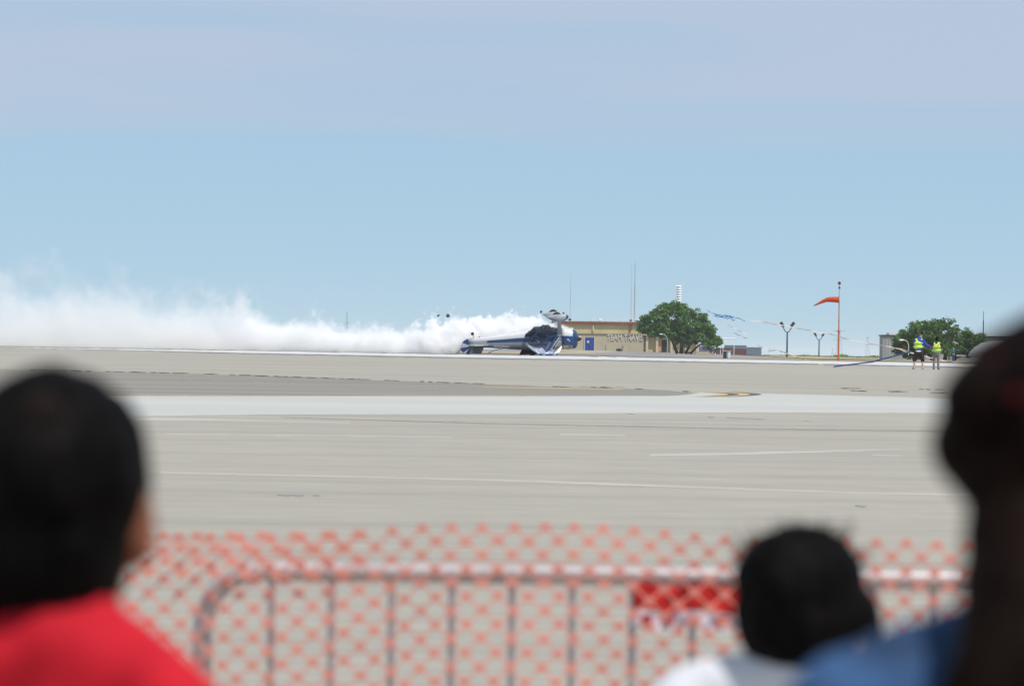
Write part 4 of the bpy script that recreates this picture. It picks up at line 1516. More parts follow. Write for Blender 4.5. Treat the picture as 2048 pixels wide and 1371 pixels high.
# --- foreground man in a red shirt (left); camera sees the back of his head
DM = 7.4
mx, mz = (112 - 1024) * DM / F_PX, 1.553
m_head = (0, 0, mz - 0.118)
mc0 = Vector(m_head)
legs = lambda hz, w=0.09, r0=0.085: [('c', (-w, 0, hz), (-w - 0.01, 0.02, hz * 0.53), r0, 0.055), ('c', (-w - 0.01, 0.02, hz * 0.53), (-w - 0.01, -0.01, 0.09), 0.055, 0.038), ('c', (-w - 0.01, -0.03, 0.05), (-w - 0.02, 0.14, 0.035), 0.04, 0.032),
                                     ('c', (w, 0, hz), (w + 0.01, 0.02, hz * 0.53), r0, 0.055), ('c', (w + 0.01, 0.02, hz * 0.53), (w + 0.01, -0.01, 0.09), 0.055, 0.038), ('c', (w + 0.01, -0.03, 0.05), (w + 0.02, 0.14, 0.035), 0.04, 0.032)]
m_body = head_shapes(m_head, -0.25) + [('c', (0, -0.02, mz - 0.17), (0, -0.03, mz - 0.28), 0.060, 0.066), ('e', (0, 0, 1.12), (0.15, 0.1, 0.2)), ('e', (0, 0, 0.86), (0.14, 0.1, 0.14))] + legs(0.78) + \
    [('e', mc0 + Vector((0.077, -0.012, -0.022)), (0.012, 0.018, 0.034)), ('c', (-0.18, 0, 1.20), (-0.24, 0.02, 0.98), 0.05, 0.042), ('c', (-0.24, 0.02, 0.98), (-0.2, 0.16, 0.80), 0.04, 0.028),
     ('c', (0.17, 0, 1.18), (0.24, 0.02, 0.98), 0.05, 0.042), ('c', (0.24, 0.02, 0.98), (0.2, 0.16, 0.80), 0.04, 0.028)] + \
    hand((-0.2, 0.16, 0.80), (0.1, 0.5, -1), (1, 0, 0), 1) + hand((0.2, 0.16, 0.80), (-0.1, 0.5, -1), (-1, 0, 0), -1)
Rm = Matrix.Rotation(-0.25, 3, 'Z')
mc = Vector(m_head)
M_HAIR_HL = mat('thin_hair_highlight', (0.011, 0.007, 0.0058), 0.8, spec=0.07, var=0.3, scale=30)  # browner patch paints the crown highlight on thin hair
man = person((mx, DM, 0), 'person with short black hair and red shirt at the left edge, seen from behind', {'parts': [
    ('body', m_body, 0.009, M_SKIN_D),
    ('hair', [('e', mc + Rm @ Vector((0, -0.018, 0.022)), (0.0895, 0.106, 0.097), Rm), ('e', mc + Rm @ Vector((0, -0.035, -0.03)), (0.079, 0.078, 0.085), Rm), ('c', (-0.02, -0.045, mz - 0.165), (-0.02, -0.05, mz - 0.185), 0.055, 0.042)], 0.008, M_HAIR, 3),
    ('thin_patch', [('e', mc + Rm @ Vector((0.016, -0.090, 0.075)), (0.024, 0.018, 0.022), Rm)], 0.006, M_HAIR_HL),
    ('shirt', [('e', (0, 0, 1.10), (0.175, 0.12, 0.2)), ('e', (0, 0, 0.92), (0.175, 0.125, 0.2)), ('c', (-0.055, -0.02, 1.305), (-0.17, 0, 1.215), 0.055, 0.062), ('c', (0.05, -0.02, 1.292), (0.158, 0, 1.19), 0.05, 0.056), ('c', (0, -0.03, 1.302), (0, -0.02, 1.2), 0.074, 0.09), ('c', (-0.085, -0.05, 1.292), (0.03, -0.052, 1.297), 0.05, 0.048),
               ('c', (-0.17, 0, 1.215), (-0.22, 0.01, 1.03), 0.062, 0.066), ('c', (0.165, 0, 1.195), (0.215, 0.01, 1.02), 0.06, 0.066)], 0.01, M_REDSHIRT, 5),
    ('trousers', [(s[0], s[1], s[2], s[3] + 0.018, s[4] + 0.02) for s in legs(0.78) if s[1][2] > 0.1] + [('e', (0, 0, 0.80), (0.165, 0.115, 0.12))], 0.012, M_TROUSER),
    ('shoe', [('c', (-0.1, -0.04, 0.05), (-0.11, 0.16, 0.04), 0.05, 0.04)], 0.01, M_SHOE), ('shoe', [('c', (0.1, -0.04, 0.05), (0.11, 0.16, 0.04), 0.05, 0.04)], 0.01, M_SHOE)]})
face_parts(m_head, -0.25, man)

# --- foreground woman with long dark hair (right), turned to the right
DWm = 6.2
wx, wz_ = (2152 - 1024) * DWm / F_PX, 1.600
w_head = Vector((0, 0.012, wz_ - 0.118))
yw = -1.05
Rw = Matrix.Rotation(yw, 3, 'Z')
wsh = lambda x, y, z: Rw @ Vector((x, y, 0)) * 1.0 + Vector((0, 0, z))
w_body = head_shapes(w_head, yw, 0.88) + [('c', (-0.005, -0.01, wz_ - 0.17), (-0.02, -0.015, wz_ - 0.30), 0.05, 0.056), ('e', (-0.03, 0, 1.12), (0.14, 0.1, 0.2)), ('e', (-0.03, 0, 0.90), (0.15, 0.11, 0.14))] + legs(0.82) + \
    [('c', (-0.15, -0.01, 1.29), (-0.183, 0.0, 1.03), 0.045, 0.04), ('c', (-0.183, 0, 1.03), (-0.15, 0.16, 0.86), 0.038, 0.026),
     ('c', (0.15, 0, 1.30), (0.2, 0.0, 1.03), 0.045, 0.04), ('c', (0.2, 0, 1.03), (0.15, 0.16, 0.86), 0.038, 0.026)] + \
    hand((-0.15, 0.16, 0.86), (0.1, 0.5, -1), (1, 0, 0), 1) + hand((0.15, 0.16, 0.86), (-0.1, 0.5, -1), (-1, 0, 0), -1)


def wp(px, py, y=0.0):
    a = at(px - 28, py, DWm)
    return Vector((a.x - wx, y, a.z))


woman = person((wx, DWm, 0), 'person with long dark hair and blue top at the right edge', {'parts': [
    ('body', w_body, 0.009, M_SKIN_L),
    ('hair', [('e', wp(2150, 852), (0.086, 0.098, 0.084)), ('e', wp(1968, 885, -0.01), (0.030, 0.045, 0.034)), ('e', wp(2010, 820, -0.02), (0.040, 0.06, 0.045)), ('e', wp(2040, 950, -0.03), (0.040, 0.06, 0.035)),
              ('c', wp(2050, 960, -0.04), wp(2052, 1150, -0.09), 0.036, 0.034), ('c', wp(2052, 1150, -0.09), wp(1996, 1371, -0.13), 0.034, 0.042), ('c', wp(2080, 1150, -0.08), wp(2090, 1371, -0.12), 0.05, 0.055),
              ('c', wp(1996, 1371, -0.13), (-0.05, -0.13, 1.12), 0.042, 0.05), ('c', wp(2090, 1371, -0.12), (-0.03, -0.12, 1.05), 0.055, 0.03)], 0.007, M_HAIRB, 4),
    ('hair_clip', [('e', wp(2046, 792, -0.085), (0.007, 0.009, 0.006))], 0.003, mat('dull_red_clip', (0.06, 0.004, 0.006), 0.85, spec=0.1)),
    ('hair_clip', [('e', wp(2004, 716, -0.045), (0.007, 0.009, 0.004))], 0.003, mat('dull_red_clip', (0.06, 0.004, 0.006), 0.85, spec=0.1)),
    ('shirt', [('e', (-0.02, 0, 1.15), (0.15, 0.115, 0.19)), ('e', (-0.02, 0, 0.95), (0.155, 0.12, 0.2)), ('c', (-0.055, -0.005, 1.352), (-0.153, -0.01, 1.312), 0.05, 0.056), ('c', (0.03, -0.005, 1.345), (0.15, 0, 1.30), 0.05, 0.056), ('c', (-0.015, -0.01, 1.35), (-0.015, -0.01, 1.25), 0.07, 0.085),
               ('c', (-0.153, -0.01, 1.312), (-0.18, 0.0, 1.05), 0.056, 0.055), ('c', (0.15, 0, 1.30), (0.2, 0.0, 1.05), 0.056, 0.055),
               ('c', (-0.182, 0, 1.05), (-0.15, 0.15, 0.875), 0.052, 0.04), ('c', (0.2, 0, 1.05), (0.155, 0.15, 0.875), 0.052, 0.04)], 0.01, M_DENIM, 4),
    ('trousers', [(s[0], s[1], s[2], s[3] + 0.016, s[4] + 0.015) for s in legs(0.82) if s[1][2] > 0.1] + [('e', (-0.02, 0, 0.84), (0.165, 0.12, 0.12))], 0.012, M_JEANS),
    ('shoe', [('c', (-0.1, -0.04, 0.05), (-0.11, 0.15, 0.04), 0.046, 0.038)], 0.01, M_SHOE), ('shoe', [('c', (0.1, -0.04, 0.05), (0.11, 0.15, 0.04), 0.046, 0.038)], 0.01, M_SHOE)]})
face_parts(w_head, yw, woman)

# --- child with black hair and white shirt
DC = 10.4
cx_, cz_ = (1618 - 1024) * DC / F_PX, 1.374
c_head = Vector((0, 0, cz_ - 0.112))
yc_ = -0.5
Rc = Matrix.Rotation(yc_, 3, 'Z')
c_body = head_shapes(c_head, yc_, 0.93) + [('c', (0, -0.005, cz_ - 0.16), (0, -0.01, cz_ - 0.25), 0.042, 0.046), ('e', (0, 0, 0.95), (0.12, 0.085, 0.18)), ('e', (0, 0, 0.75), (0.12, 0.085, 0.12))] + legs(0.68, 0.075, 0.07) + \
    [('c', (-0.15, 0, 1.06), (-0.19, 0.0, 0.86), 0.038, 0.033), ('c', (-0.19, 0, 0.86), (-0.15, 0.12, 0.72), 0.031, 0.022),
     ('c', (0.15, 0, 1.06), (0.19, 0.0, 0.86), 0.038, 0.033), ('c', (0.19, 0, 0.86), (0.15, 0.12, 0.72), 0.031, 0.022)] + \
    hand((-0.15, 0.12, 0.72), (0.1, 0.5, -1), (1, 0, 0), 1, 0.8) + hand((0.15, 0.12, 0.72), (-0.1, 0.5, -1), (-1, 0, 0), -1, 0.8)
child_p = person((cx_, DC, 0), 'child with tousled black hair and white shirt standing before the barricade', {'parts': [
    ('body', c_body, 0.008, M_SKIN_L),
    ('hair', [('e', c_head + Rc @ Vector((0, -0.015, 0.029)), (0.075, 0.092, 0.080), Rc), ('e', c_head + Rc @ Vector((0, -0.03, 0.0)), (0.074, 0.073, 0.066), Rc), ('e', c_head + Vector((0.054, -0.005, -0.008)), (0.036, 0.055, 0.048)), ('e', c_head + Vector((0.0, -0.03, -0.025)), (0.062, 0.055, 0.042))], 0.006, M_HAIR, 2),
    ('shirt', [('e', (0, 0, 0.98), (0.155, 0.105, 0.18)), ('e', (0, 0, 0.78), (0.15, 0.105, 0.15)), ('c', (-0.045, -0.005, 1.182), (-0.150, 0, 1.146), 0.042, 0.046), ('c', (0.045, -0.005, 1.15), (0.14, 0, 1.10), 0.042, 0.048), ('c', (0, -0.016, 1.18), (0, 0, 1.05), 0.06, 0.085),
               ('c', (-0.150, 0, 1.146), (-0.19, 0.0, 0.92), 0.046, 0.052), ('c', (0.14, 0, 1.10), (0.185, 0.0, 0.92), 0.048, 0.052)], 0.009, M_WSHIRT, 4),
    ('trousers', [(s[0], s[1], s[2], s[3] + 0.014, s[4] + 0.015) for s in legs(0.68, 0.075, 0.07) if s[1][2] > 0.1] + [('e', (0, 0, 0.69), (0.135, 0.1, 0.1))], 0.011, M_JEANS),
    ('shoe', [('c', (-0.085, -0.03, 0.045), (-0.09, 0.13, 0.035), 0.04, 0.033)], 0.009, M_SHOEG), ('shoe', [('c', (0.085, -0.03, 0.045), (0.09, 0.13, 0.035), 0.04, 0.033)], 0.009, M_SHOEG)]})
face_parts(c_head, yc_, child_p, 0.93)
rt2 = random.Random(9)
fm = MB()
for cx3, cz3, lean, n3, ln in ((-0.056, 0.06, -0.3, 60, 0.045), (-0.012, 0.092, -0.1, 60, 0.03), (0.02, 0.092, 0.35, 40, 0.025), (0.05, 0.075, 0.6, 12, 0.02)):
    for _ in range(n3):
        b_ = c_head + Vector((cx3 + rt2.gauss(0, 0.014), -0.02 + rt2.gauss(0, 0.02), cz3 - 0.012 + rt2.gauss(0, 0.006)))
        l_ = ln * rt2.uniform(0.5, 1.25)
        t_ = b_ + Vector((lean * l_ + rt2.gauss(0, 0.006), rt2.gauss(0, 0.008), l_))
        fm.tube([b_, (b_ + t_) / 2 + Vector((rt2.gauss(0, 0.003), 0, 0.002)), t_], [0.0008, 0.0007, 0.0003], 4)
fm.build('flyaway_hair', M_HAIR, child_p)['kind'] = 'stuff'

# --- two crew members in safety vests far out on the apron
DV = 434.0
pv = F_PX / DV
g1 = ground_hit(1840, 738)


def crew_loc(px):
    x = (px - 1024) / (F_PX / g1.y)
    return Vector((x, g1.y, gz(x, g1.y)))


h1 = Vector((0.10, 0.05, 1.735))
A = [('c', (-0.12, 0, 0.84), (-0.22, 0.06, 0.47), 0.095, 0.062), ('c', (-0.22, 0.06, 0.47), (-0.235, -0.02, 0.09), 0.058, 0.04), ('c', (-0.235, -0.04, 0.05), (-0.30, 0.12, 0.035), 0.04, 0.034),
     ('c', (0.10, 0, 0.84), (0.19, 0.06, 0.47), 0.095, 0.062), ('c', (0.19, 0.06, 0.47), (0.185, -0.02, 0.09), 0.058, 0.04), ('c', (0.185, -0.04, 0.05), (0.23, 0.12, 0.035), 0.04, 0.034)]
arms_A = [('c', (-0.19, 0, 1.45), (-0.24, 0.12, 1.20), 0.052, 0.045), ('c', (-0.24, 0.12, 1.20), (-0.10, 0.34, 1.12), 0.043, 0.03),
          ('c', (0.20, 0, 1.45), (0.36, 0.02, 1.24), 0.056, 0.047), ('c', (0.36, 0.02, 1.24), (0.56, 0.06, 1.13), 0.045, 0.03)]
body_A = head_shapes(h1, -0.6, 1.02) + [('c', h1 + Vector((-0.01, -0.02, -0.08)), (0.02, -0.02, 1.5), 0.055, 0.062), ('e', (0, 0, 1.28), (0.17, 0.11, 0.26)), ('e', (-0.01, 0, 0.95), (0.16, 0.11, 0.18))] + A + arms_A + \
    hand((-0.10, 0.34, 1.12), (1, 0.6, -0.1), (0, 0.3, -1), 1) + hand((0.56, 0.06, 1.13), (1, 0.2, -0.3), (0, 0.3, -1), -1)
crewA = person(crew_loc(1838), 'person in yellow vest, blue sleeves and black shorts reaching towards the smaller person', {'parts': [
    ('body', body_A, 0.010, M_SKIN_L),
    ('cap', [('e', h1 + Vector((0, -0.005, 0.05)), (0.088, 0.105, 0.075)), ('c', h1 + Vector((0.05, 0.08, 0.045)), h1 + Vector((0.08, 0.13, 0.04)), 0.02, 0.015)], 0.009, M_CAPD),
    ('shirt', [('e', (0, 0, 1.28), (0.205, 0.14, 0.27)), ('e', (-0.01, 0, 1.02), (0.19, 0.135, 0.2)), ('c', (0.01, -0.01, 1.58), (0.01, -0.01, 1.42), 0.09, 0.13)] +
     [(s[0], s[1], s[2], s[3] + 0.02, s[4] + 0.018) for s in arms_A], 0.012, M_BLUESLV),
    ('undershirt', [('e', (-0.03, -0.01, 0.90), (0.185, 0.14, 0.06))], 0.012, M_WHITE),
    ('vest', [('e', (-0.03, 0, 1.25), (0.215, 0.165, 0.25)), ('e', (-0.035, 0, 1.12), (0.235, 0.165, 0.15)), ('c', (-0.14, 0, 1.47), (0.10, 0, 1.49), 0.075, 0.07)], 0.012, M_HIVIS),
    ('shorts', [(s[0], s[1], s[2], s[3] + 0.035, s[4] + 0.045) for s in A if s[1][2] > 0.8] + [('e', (-0.01, 0, 0.82), (0.195, 0.135, 0.13))], 0.012, M_SHORTS),
    ('shoe', [('c', (-0.235, -0.05, 0.05), (-0.30, 0.14, 0.045), 0.052, 0.046)], 0.01, M_SHOEG), ('shoe', [('c', (0.185, -0.05, 0.05), (0.23, 0.14, 0.045), 0.052, 0.046)], 0.01, M_SHOEG)]})
for z in (1.32, 1.12):
    w_ = 0.222 if z > 1.2 else 0.246
    ring = [Vector((-0.03 + w_ * math.cos(a), 0.177 * math.sin(a), z)) for a in [k * 2 * math.pi / 24 for k in range(25)]]
    MB().tube(ring, 0.022, 6, cap=False).build('reflective_band', M_REFL, crewA)
face_parts(h1, -0.6, crewA, 1.02)

h2 = Vector((0.02, 0.06, 1.52))
B = [('c', (-0.075, 0, 0.80), (-0.10, 0.05, 0.44), 0.075, 0.05), ('c', (-0.10, 0.05, 0.44), (-0.115, -0.02, 0.08), 0.048, 0.035), ('c', (-0.115, -0.04, 0.045), (-0.12, 0.11, 0.035), 0.037, 0.03),
     ('c', (0.075, 0, 0.80), (0.11, 0.06, 0.44), 0.075, 0.05), ('c', (0.11, 0.06, 0.44), (0.115, 0.0, 0.08), 0.048, 0.035), ('c', (0.115, -0.02, 0.045), (0.15, 0.12, 0.035), 0.037, 0.03)]
arms_B = [('c', (-0.15, 0.01, 1.30), (-0.2, 0.14, 1.10), 0.045, 0.038), ('c', (-0.2, 0.14, 1.10), (-0.12, 0.34, 1.04), 0.036, 0.026),
          ('c', (0.15, 0.01, 1.30), (0.24, 0.14, 1.12), 0.045, 0.038), ('c', (0.24, 0.14, 1.12), (0.30, 0.34, 1.08), 0.036, 0.026)]
body_B = head_shapes(h2, -0.3, 0.95) + [('c', h2 + Vector((0, -0.02, -0.08)), (0, -0.02, 1.33), 0.046, 0.052), ('e', (0, 0, 1.13), (0.14, 0.095, 0.22)), ('e', (0, 0, 0.87), (0.14, 0.1, 0.15))] + B + arms_B + \
    hand((-0.12, 0.34, 1.04), (0.4, 1, -0.1), (0, 0.3, -1), 1, 0.9) + hand((0.30, 0.34, 1.08), (0.5, 1, -0.1), (0, 0.3, -1), -1, 0.9)
crewB = person(crew_loc(1872.5), 'smaller person in loose lime vest and grey trousers, back turned', {'parts': [
    ('body', body_B, 0.010, M_SKIN_D),
    ('hair', [('e', h2 + Vector((0, -0.02, 0.03)), (0.082, 0.098, 0.085)), ('e', h2 + Vector((0, -0.05, -0.05)), (0.06, 0.045, 0.08))], 0.009, M_HAIRB),
    ('shirt', [('e', (0, 0, 1.13), (0.165, 0.115, 0.23)), ('c', (0, -0.01, 1.38), (0, -0.01, 1.28), 0.065, 0.1)] + [(s[0], s[1], s[2], s[3] + 0.016, s[4] + 0.016) for s in arms_B[::2]], 0.012, M_SHORTS),
    ('vest', [('e', (0.02, 0, 1.12), (0.19, 0.15, 0.24)), ('e', (0.02, 0, 0.97), (0.23, 0.16, 0.13)), ('c', (-0.08, 0, 1.30), (0.14, 0, 1.32), 0.07, 0.065)], 0.012, M_HIVISG),
    ('trousers', [(s[0], s[1], s[2], s[3] + 0.018, s[4] + 0.018) for s in B if s[1][2] > 0.1] + [('e', (0, 0, 0.80), (0.155, 0.115, 0.13))], 0.012, M_GREYP),
    ('shoe', [('c', (-0.115, -0.05, 0.045), (-0.12, 0.12, 0.04), 0.047, 0.04)], 0.01, M_SHOE), ('shoe', [('c', (0.115, -0.03, 0.045), (0.15, 0.13, 0.04), 0.047, 0.04)], 0.01, M_SHOE)]})
ring = [Vector((0.02 + 0.20 * math.cos(a), 0.165 * math.sin(a), 1.13)) for a in [k * 2 * math.pi / 24 for k in range(25)]]
MB().tube(ring, 0.028, 6, cap=False).build('reflective_band', M_ORTAPE, crewB)
MB().tube([(-0.10, -0.158, 1.0), (0.02, -0.168, 1.14), (0.12, -0.152, 1.30)], 0.022, 6).build('reflective_band', M_ORTAPE, crewB)
face_parts(h2, -0.3, crewB, 0.95)

# --- person farther off in the shade of the lower tree, arms held out
D5 = 985.0
l5 = on_ground(1907, D5)
h5 = Vector((0, 0, 1.46))
arms5 = [('c', (-0.15, 0, 1.24), (-0.42, 0.0, 1.24), 0.045, 0.038), ('c', (-0.42, 0, 1.24), (-0.66, -0.02, 1.25), 0.036, 0.026),
         ('c', (0.15, 0, 1.24), (0.42, 0.0, 1.24), 0.045, 0.038), ('c', (0.42, 0, 1.24), (0.66, -0.02, 1.25), 0.036, 0.026)]
L5 = legs(0.74, 0.08, 0.075)
p5 = person(l5, 'distant person with dark sleeves and arms held out below the lower tree', {'parts': [
    ('body', head_shapes(h5, 2.8, 0.95) + [('c', (0, 0, 1.38), (0, 0, 1.28), 0.045, 0.05), ('e', (0, 0, 1.08), (0.14, 0.1, 0.22)), ('e', (0, 0, 0.82), (0.13, 0.1, 0.14))] + L5 + arms5 +
     hand((-0.66, -0.02, 1.25), (-1, 0, 0), (0, 0, -1), 1, 0.9, 0.2) + hand((0.66, -0.02, 1.25), (1, 0, 0), (0, 0, -1), -1, 0.9, 0.2), 0.012, M_SKIN_L),
    ('hair', [('e', h5 + Vector((0, 0.015, 0.035)), (0.082, 0.096, 0.08))], 0.01, M_KHAKI),
    ('shirt', [('e', (0, 0, 1.08), (0.17, 0.12, 0.23))] + [(s[0], s[1], s[2], s[3] + 0.016, s[4] + 0.016) for s in arms5], 0.014, M_TEAL),
    ('trousers', [(s[0], s[1], s[2], s[3] + 0.016, s[4] + 0.016) for s in L5 if s[1][2] > 0.1] + [('e', (0, 0, 0.75), (0.15, 0.11, 0.12))], 0.014, M_JEANS),
    ('shoe', [('c', (-0.09, -0.1, 0.045), (-0.09, 0.05, 0.045), 0.04, 0.045)], 0.012, M_SHOE), ('shoe', [('c', (0.09, -0.1, 0.045), (0.09, 0.05, 0.045), 0.04, 0.045)], 0.012, M_SHOE)]})

# ------------------------------------------------------------------ ribbon poles and streamers
M_BLUEPOLE = mat('blue_pole', (0.025, 0.06, 0.22), 0.5)
M_CREAM = mat('cream_ribbon', (0.72, 0.58, 0.42), 0.7, trans=0.2)
M_PINK = mat('pink_white_ribbon', (0.76, 0.62, 0.58), 0.7, trans=0.25)
M_BLUERIB = mat('blue_ribbon', (0.06, 0.25, 0.68), 0.6, trans=0.25)
M_GREYRIB = mat('grey_ribbon', (0.35, 0.38, 0.42), 0.7, trans=0.2)
ga = ground_hit(1668, 734.5)
gb = at(1822, 702.5, g1.y + 0.5)
tag(MB().tube([ga + Vector((0, 0, 0.05)), (ga + gb) / 2 + Vector((0, 0, -0.12)), gb], 0.036, 8).build('ribbon_pole', M_BLUEPOLE, origin=ga), 'long thin blue pole slanting up from the ground to the vested crew', 'pole')


def ribbon(pts, d0, d1, w, m, lab, seed, wav=0.5):
    r = random.Random(seed)
    n = len(pts)
    P_ = []
    sub = 7
    for i in range(n - 1):
        for k in range(sub):
            t = k / sub
            px = pts[i][0] + (pts[i + 1][0] - pts[i][0]) * t
            py = pts[i][1] + (pts[i + 1][1] - pts[i][1]) * t
            P_.append((px, py))
    P_.append(pts[-1])
    rows = [[], []]
    N = len(P_)
    ph = r.uniform(0, 6)
    for i, (px, py) in enumerate(P_):
        d = d0 + (d1 - d0) * i / (N - 1)
        c = at(px, py + wav * math.sin(i * 0.8 + ph) + r.uniform(-0.2, 0.2) * wav, d)
        tw_ = math.sin(i * 0.55 + ph) * 1.1
        ax = Vector((0, math.sin(tw_), math.cos(tw_))) * w * 0.5
        rows[0].append(c - ax)
        rows[1].append(c + ax)
    o = MB().grid(rows).build('streamer', m, thick=0.004, origin=rows[0][0])
    return tag(o, lab, 'streamer', 'ribbon streamers in the wind')


ribbon([(1500, 640), (1540, 646), (1580, 653), (1620, 661), (1660, 668), (1712, 682), (1760, 690), (1800, 697), (1830, 706), (1872, 719), (1893, 722)], 433, 441, 0.05, M_PINK, 'long pale ribbon running from the blue tangle down behind the vested crew', 1, 0.5)
ribbon([(1800, 699), (1830, 708), (1868, 717), (1910, 724), (1960, 733)], 440, 441, 0.05, M_CREAM, 'cream ribbon sagging to the ground at the feet of the crew', 2, 0.3)
for k, pts in enumerate(([(1415, 620), (1428, 628), (1440, 630), (1455, 631), (1470, 635), (1490, 641)], [(1426, 630), (1440, 632), (1452, 630), (1462, 636), (1468, 633)], [(1430, 632), (1445, 635), (1456, 632), (1466, 634)],
                         [(1432, 628), (1444, 634), (1458, 637), (1470, 640)])):
    ribbon(pts, 430, 429, 0.042, M_BLUERIB, ('blue streamer with its free end highest, left of the flood light posts', 'short blue streamer curling in the tangle beside the tree', 'lowest short blue streamer loop beside the tree', 'blue streamer crossing the middle of the tangle beside the tree')[k], 20 + k, 1.0)
ribbon([(1446, 648), (1458, 650), (1470, 657), (1480, 662), (1495, 668)], 432, 432, 0.035, M_PINK, 'short pale streamer drifting below the blue tangle', 31, 0.6)
ribbon([(1464, 664), (1474, 668), (1484, 672), (1494, 677)], 432, 432, 0.045, M_GREYRIB, 'short grey streamer drifting lowest below the blue tangle', 32, 0.6)
ribbon([(1514, 690), (1528, 695), (1545, 700), (1556, 701), (1572, 706), (1596, 714), (1625, 724), (1668, 733.5)], 436, ga.y, 0.035, M_CREAM, 'cream ribbon trailing to the low end of the blue pole', 33, 0.4)
ribbon([(1536, 703), (1552, 699), (1566, 703), (1580, 709)], 436, 436, 0.04, M_GREYRIB, 'small grey ribbon twist beside the cream ribbon', 34, 0.5)

# ------------------------------------------------------------------ crowd barricade
DF = 18.9
pf = F_PX / DF
M_ZINC = mat('barricade_zinc', (0.52, 0.47, 0.46), 0.32, metal=0.45, var=0.12, scale=6)
fz = lambda py: EYE - (py - 704) / pf            # height at the frame centre
fx = lambda px: (px - 1024) / pf
bar_root = empty('crowd_barricade', (fx(1480), DF, 0))
tag(bar_root, 'grey steel crowd barricade with rounded corner behind orange netting', 'barricade')
xl_, xr_ = fx(413), fx(413) + 2.45
ztop, zbot, rc, rad = 1.087, 0.22, 0.13, 0.0215
loop = []
for cx2, cz2, a0 in ((xl_ + rc, ztop - rc, math.pi), (xr_ - rc, ztop - rc, math.pi / 2)):
    for k in range(9):
        a = a0 - k * math.pi / 16
        loop.append(Vector((cx2 + rc * math.cos(a), DF, cz2 + rc * math.sin(a))))
loop = [Vector((xl_, DF, zbot))] + loop + [Vector((xr_, DF, zbot))]
P(MB().tube(loop, rad, 12), 'frame', M_ZINC, bar_root, smooth=True)
P(MB().tube([(xl_, DF, zbot), (xr_, DF, zbot)], rad * 0.9, 12), 'bottom_rail', M_ZINC, bar_root, smooth=True)
x = fx(550)
while x < xr_ - 0.08:
    P(MB().tube([(x, DF, zbot), (x, DF, ztop)], 0.0085, 8), 'upright_bar', M_ZINC, bar_root)
    x += 120.3 / pf
for xx in (xl_ + 0.35, xr_ - 0.35):
    P(MB().tube([(xx, DF - 0.3, 0.012), (xx, DF - 0.25, 0.03), (xx, DF, zbot), (xx, DF + 0.25, 0.03), (xx, DF + 0.3, 0.012)], 0.016, 8), 'foot', M_ZINC, bar_root)
# cloth sign tied along the rail
M_SIGNR = mat('sign_red', (0.55, 0.02, 0.015), 0.7, var=0.2, scale=14)
M_SIGNW = mat('sign_white', (0.68, 0.64, 0.72), 0.7, var=0.08, scale=10)
sg = empty('cloth_sign', (fx(1400), DF - 0.03, fz(1250)))
tag(sg, 'red and white cloth sign tied under the barricade rail left of the child', 'sign')


def cloth(x0, x1, z0, z1, y, amp, seed):
    rows = []
    for j in range(6):
        rows.append([(x0 + (x1 - x0) * i / 16, y + amp * math.sin(i * 1.1 + seed) * (0.4 + j / 6), z0 + (z1 - z0) * j / 5 + 0.004 * math.sin(i * 0.9 + seed)) for i in range(17)])
    return rows


P(MB().grid(cloth(fx(1276), fx(1560), fz(1163), fz(1216), DF - 0.035, 0.006, 1)), 'red_field', M_SIGNR, sg, thick=0.003)
P(MB().grid(cloth(fx(1272), fx(1560), fz(1217), fz(1250), DF - 0.037, 0.006, 2)), 'white_field', M_SIGNW, sg, thick=0.003)
for px in (1300, 1345, 1395, 1450, 1500):
    P(MB().box((fx(px), DF - 0.048, fz(1233)), (0.022, 0.004, 0.02)), 'red_mark', M_SIGNR, sg)

# ------------------------------------------------------------------ orange safety netting
M_NET = mat('orange_netting', (0.92, 0.42, 0.34), 0.55, var=0.12, scale=4, trans=0.45)
net_root = empty('orange_safety_netting', (fx(1100), DF - 0.06, 0))
tag(net_root, 'orange plastic mesh netting stretched along the crowd line', 'netting')


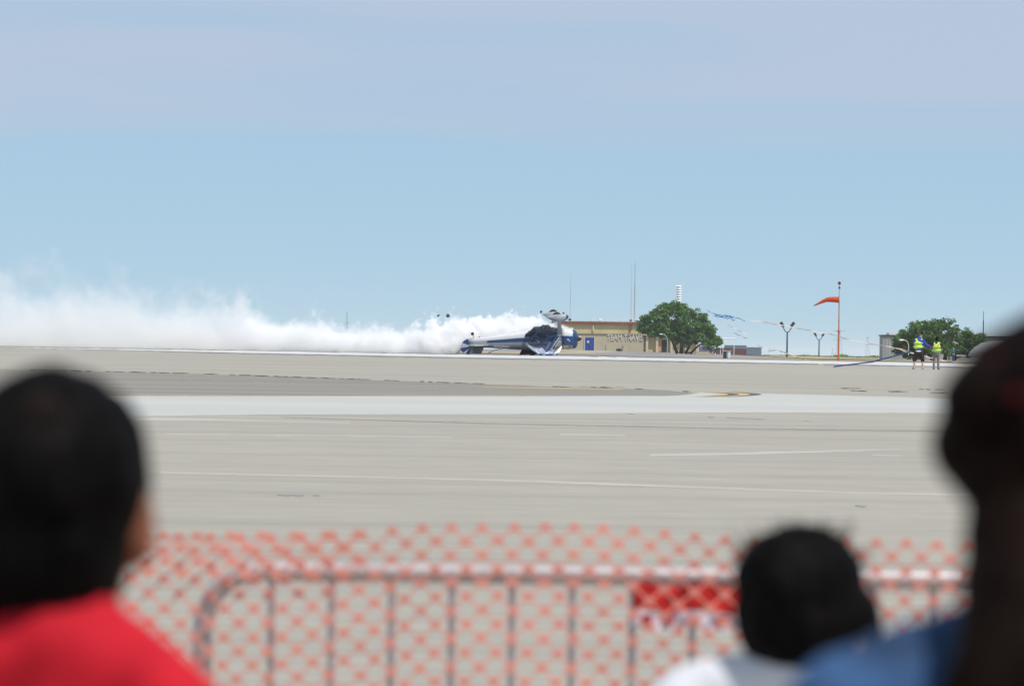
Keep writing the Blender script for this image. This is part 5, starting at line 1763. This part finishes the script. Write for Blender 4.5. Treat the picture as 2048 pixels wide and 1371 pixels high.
def netting(x0, x1, z_of_row, rows, y, name, dx=60.3 / 918, node=(0.0120, 0.0095), sw=0.0045, phase=0, wave=0.006):
    mb = MB()
    n = int((x1 - x0) / dx)

    def pos(i, j):
        x = x0 + dx * (i + 0.5 * ((j + phase) % 2))
        nv = noise.noise_vector(Vector((x * 3.1, j * 0.13, y * 9)))
        n2 = noise.noise_vector(Vector((x * 17.0, j * 0.6, 4.2)))
        return Vector((x + 0.010 * nv.x + 0.004 * n2.x, y + wave * math.sin(x * 5.1 + j * 0.35), z_of_row(x, j) + 0.009 * nv.z + 0.0035 * n2.z))

    for j in range(rows):
        for i in range(n):
            p = pos(i, j)
            b0 = len(mb.v)
            for k in range(8):
                w = 2 * math.pi * k / 8
                mb.v.append(p + Vector((node[0] * math.cos(w), 0, node[1] * math.sin(w))))
            mb.face(tuple(b0 + k for k in range(8)))
            if j + 1 < rows:
                odd = (j + phase) % 2
                for ii in ((i, i + 1) if odd else (i - 1, i)):
                    if ii < 0 or ii >= n:
                        continue
                    e = pos(ii, j + 1)
                    t = (e - p).normalized()
                    s_ = Vector((-t.z, 0, t.x)) * sw * 0.5
                    o_ = Vector((0, 0.0012, 0))
                    b0 = len(mb.v)
                    mb.v += [p - s_ + o_, p + s_ + o_, e + s_ + o_, e - s_ + o_]
                    mb.face((b0, b0 + 1, b0 + 2, b0 + 3))
    return P(mb, name, M_NET, net_root, thick=0.0022)


ROW = 28.1 / 918
net_top = [(fx(-900), fz(1050)), (fx(330), fz(1082)), (fx(560), fz(1082)), (fx(740), fz(1072)), (fx(860), fz(1054)), (fx(1000), fz(1050)), (fx(1300), fz(1056)), (fx(1560), fz(1072)), (fx(1900), fz(1077)), (fx(2900), fz(1065))]
NR = int(1.13 / ROW)
netting(fx(-900), fx(2900), lambda x, j: interp(x, net_top) - ROW * j * (1.0 - 0.0006 * j), NR, DF - 0.062, 'mesh')
# folded-over top edge at the left
netting(fx(-900), fx(770), lambda x, j: interp(x, net_top) + 0.004 - ROW * 0.9 * j, 4, DF - 0.085, 'folded_mesh', dx=63.5 / 918, phase=1)
for px in (-700, 2650):
    c = Vector((fx(px), DF - 0.04, 0))
    P(MB().tube([c, c + Vector((0, 0, 1.26))], 0.014, 8), 'stake', M_ZINC, net_root)

# ------------------------------------------------------------------ haze
M_HAZE = bpy.data.materials.new('haze_air')
M_HAZE.use_nodes = True
hn = M_HAZE.node_tree
hn.nodes.clear()
ho = hn.nodes.new('ShaderNodeOutputMaterial')
hv = hn.nodes.new('ShaderNodeVolumePrincipled')
hv.inputs['Color'].default_value = (0.90, 0.95, 1.0, 1)
hv.inputs['Density'].default_value = 0.00004
hn.links.new(hv.outputs[0], ho.inputs['Volume'])
hz = MB().box((0, 12900, 10.5), (53000, 27000, 23)).build('haze', M_HAZE)
hz['kind'] = 'stuff'
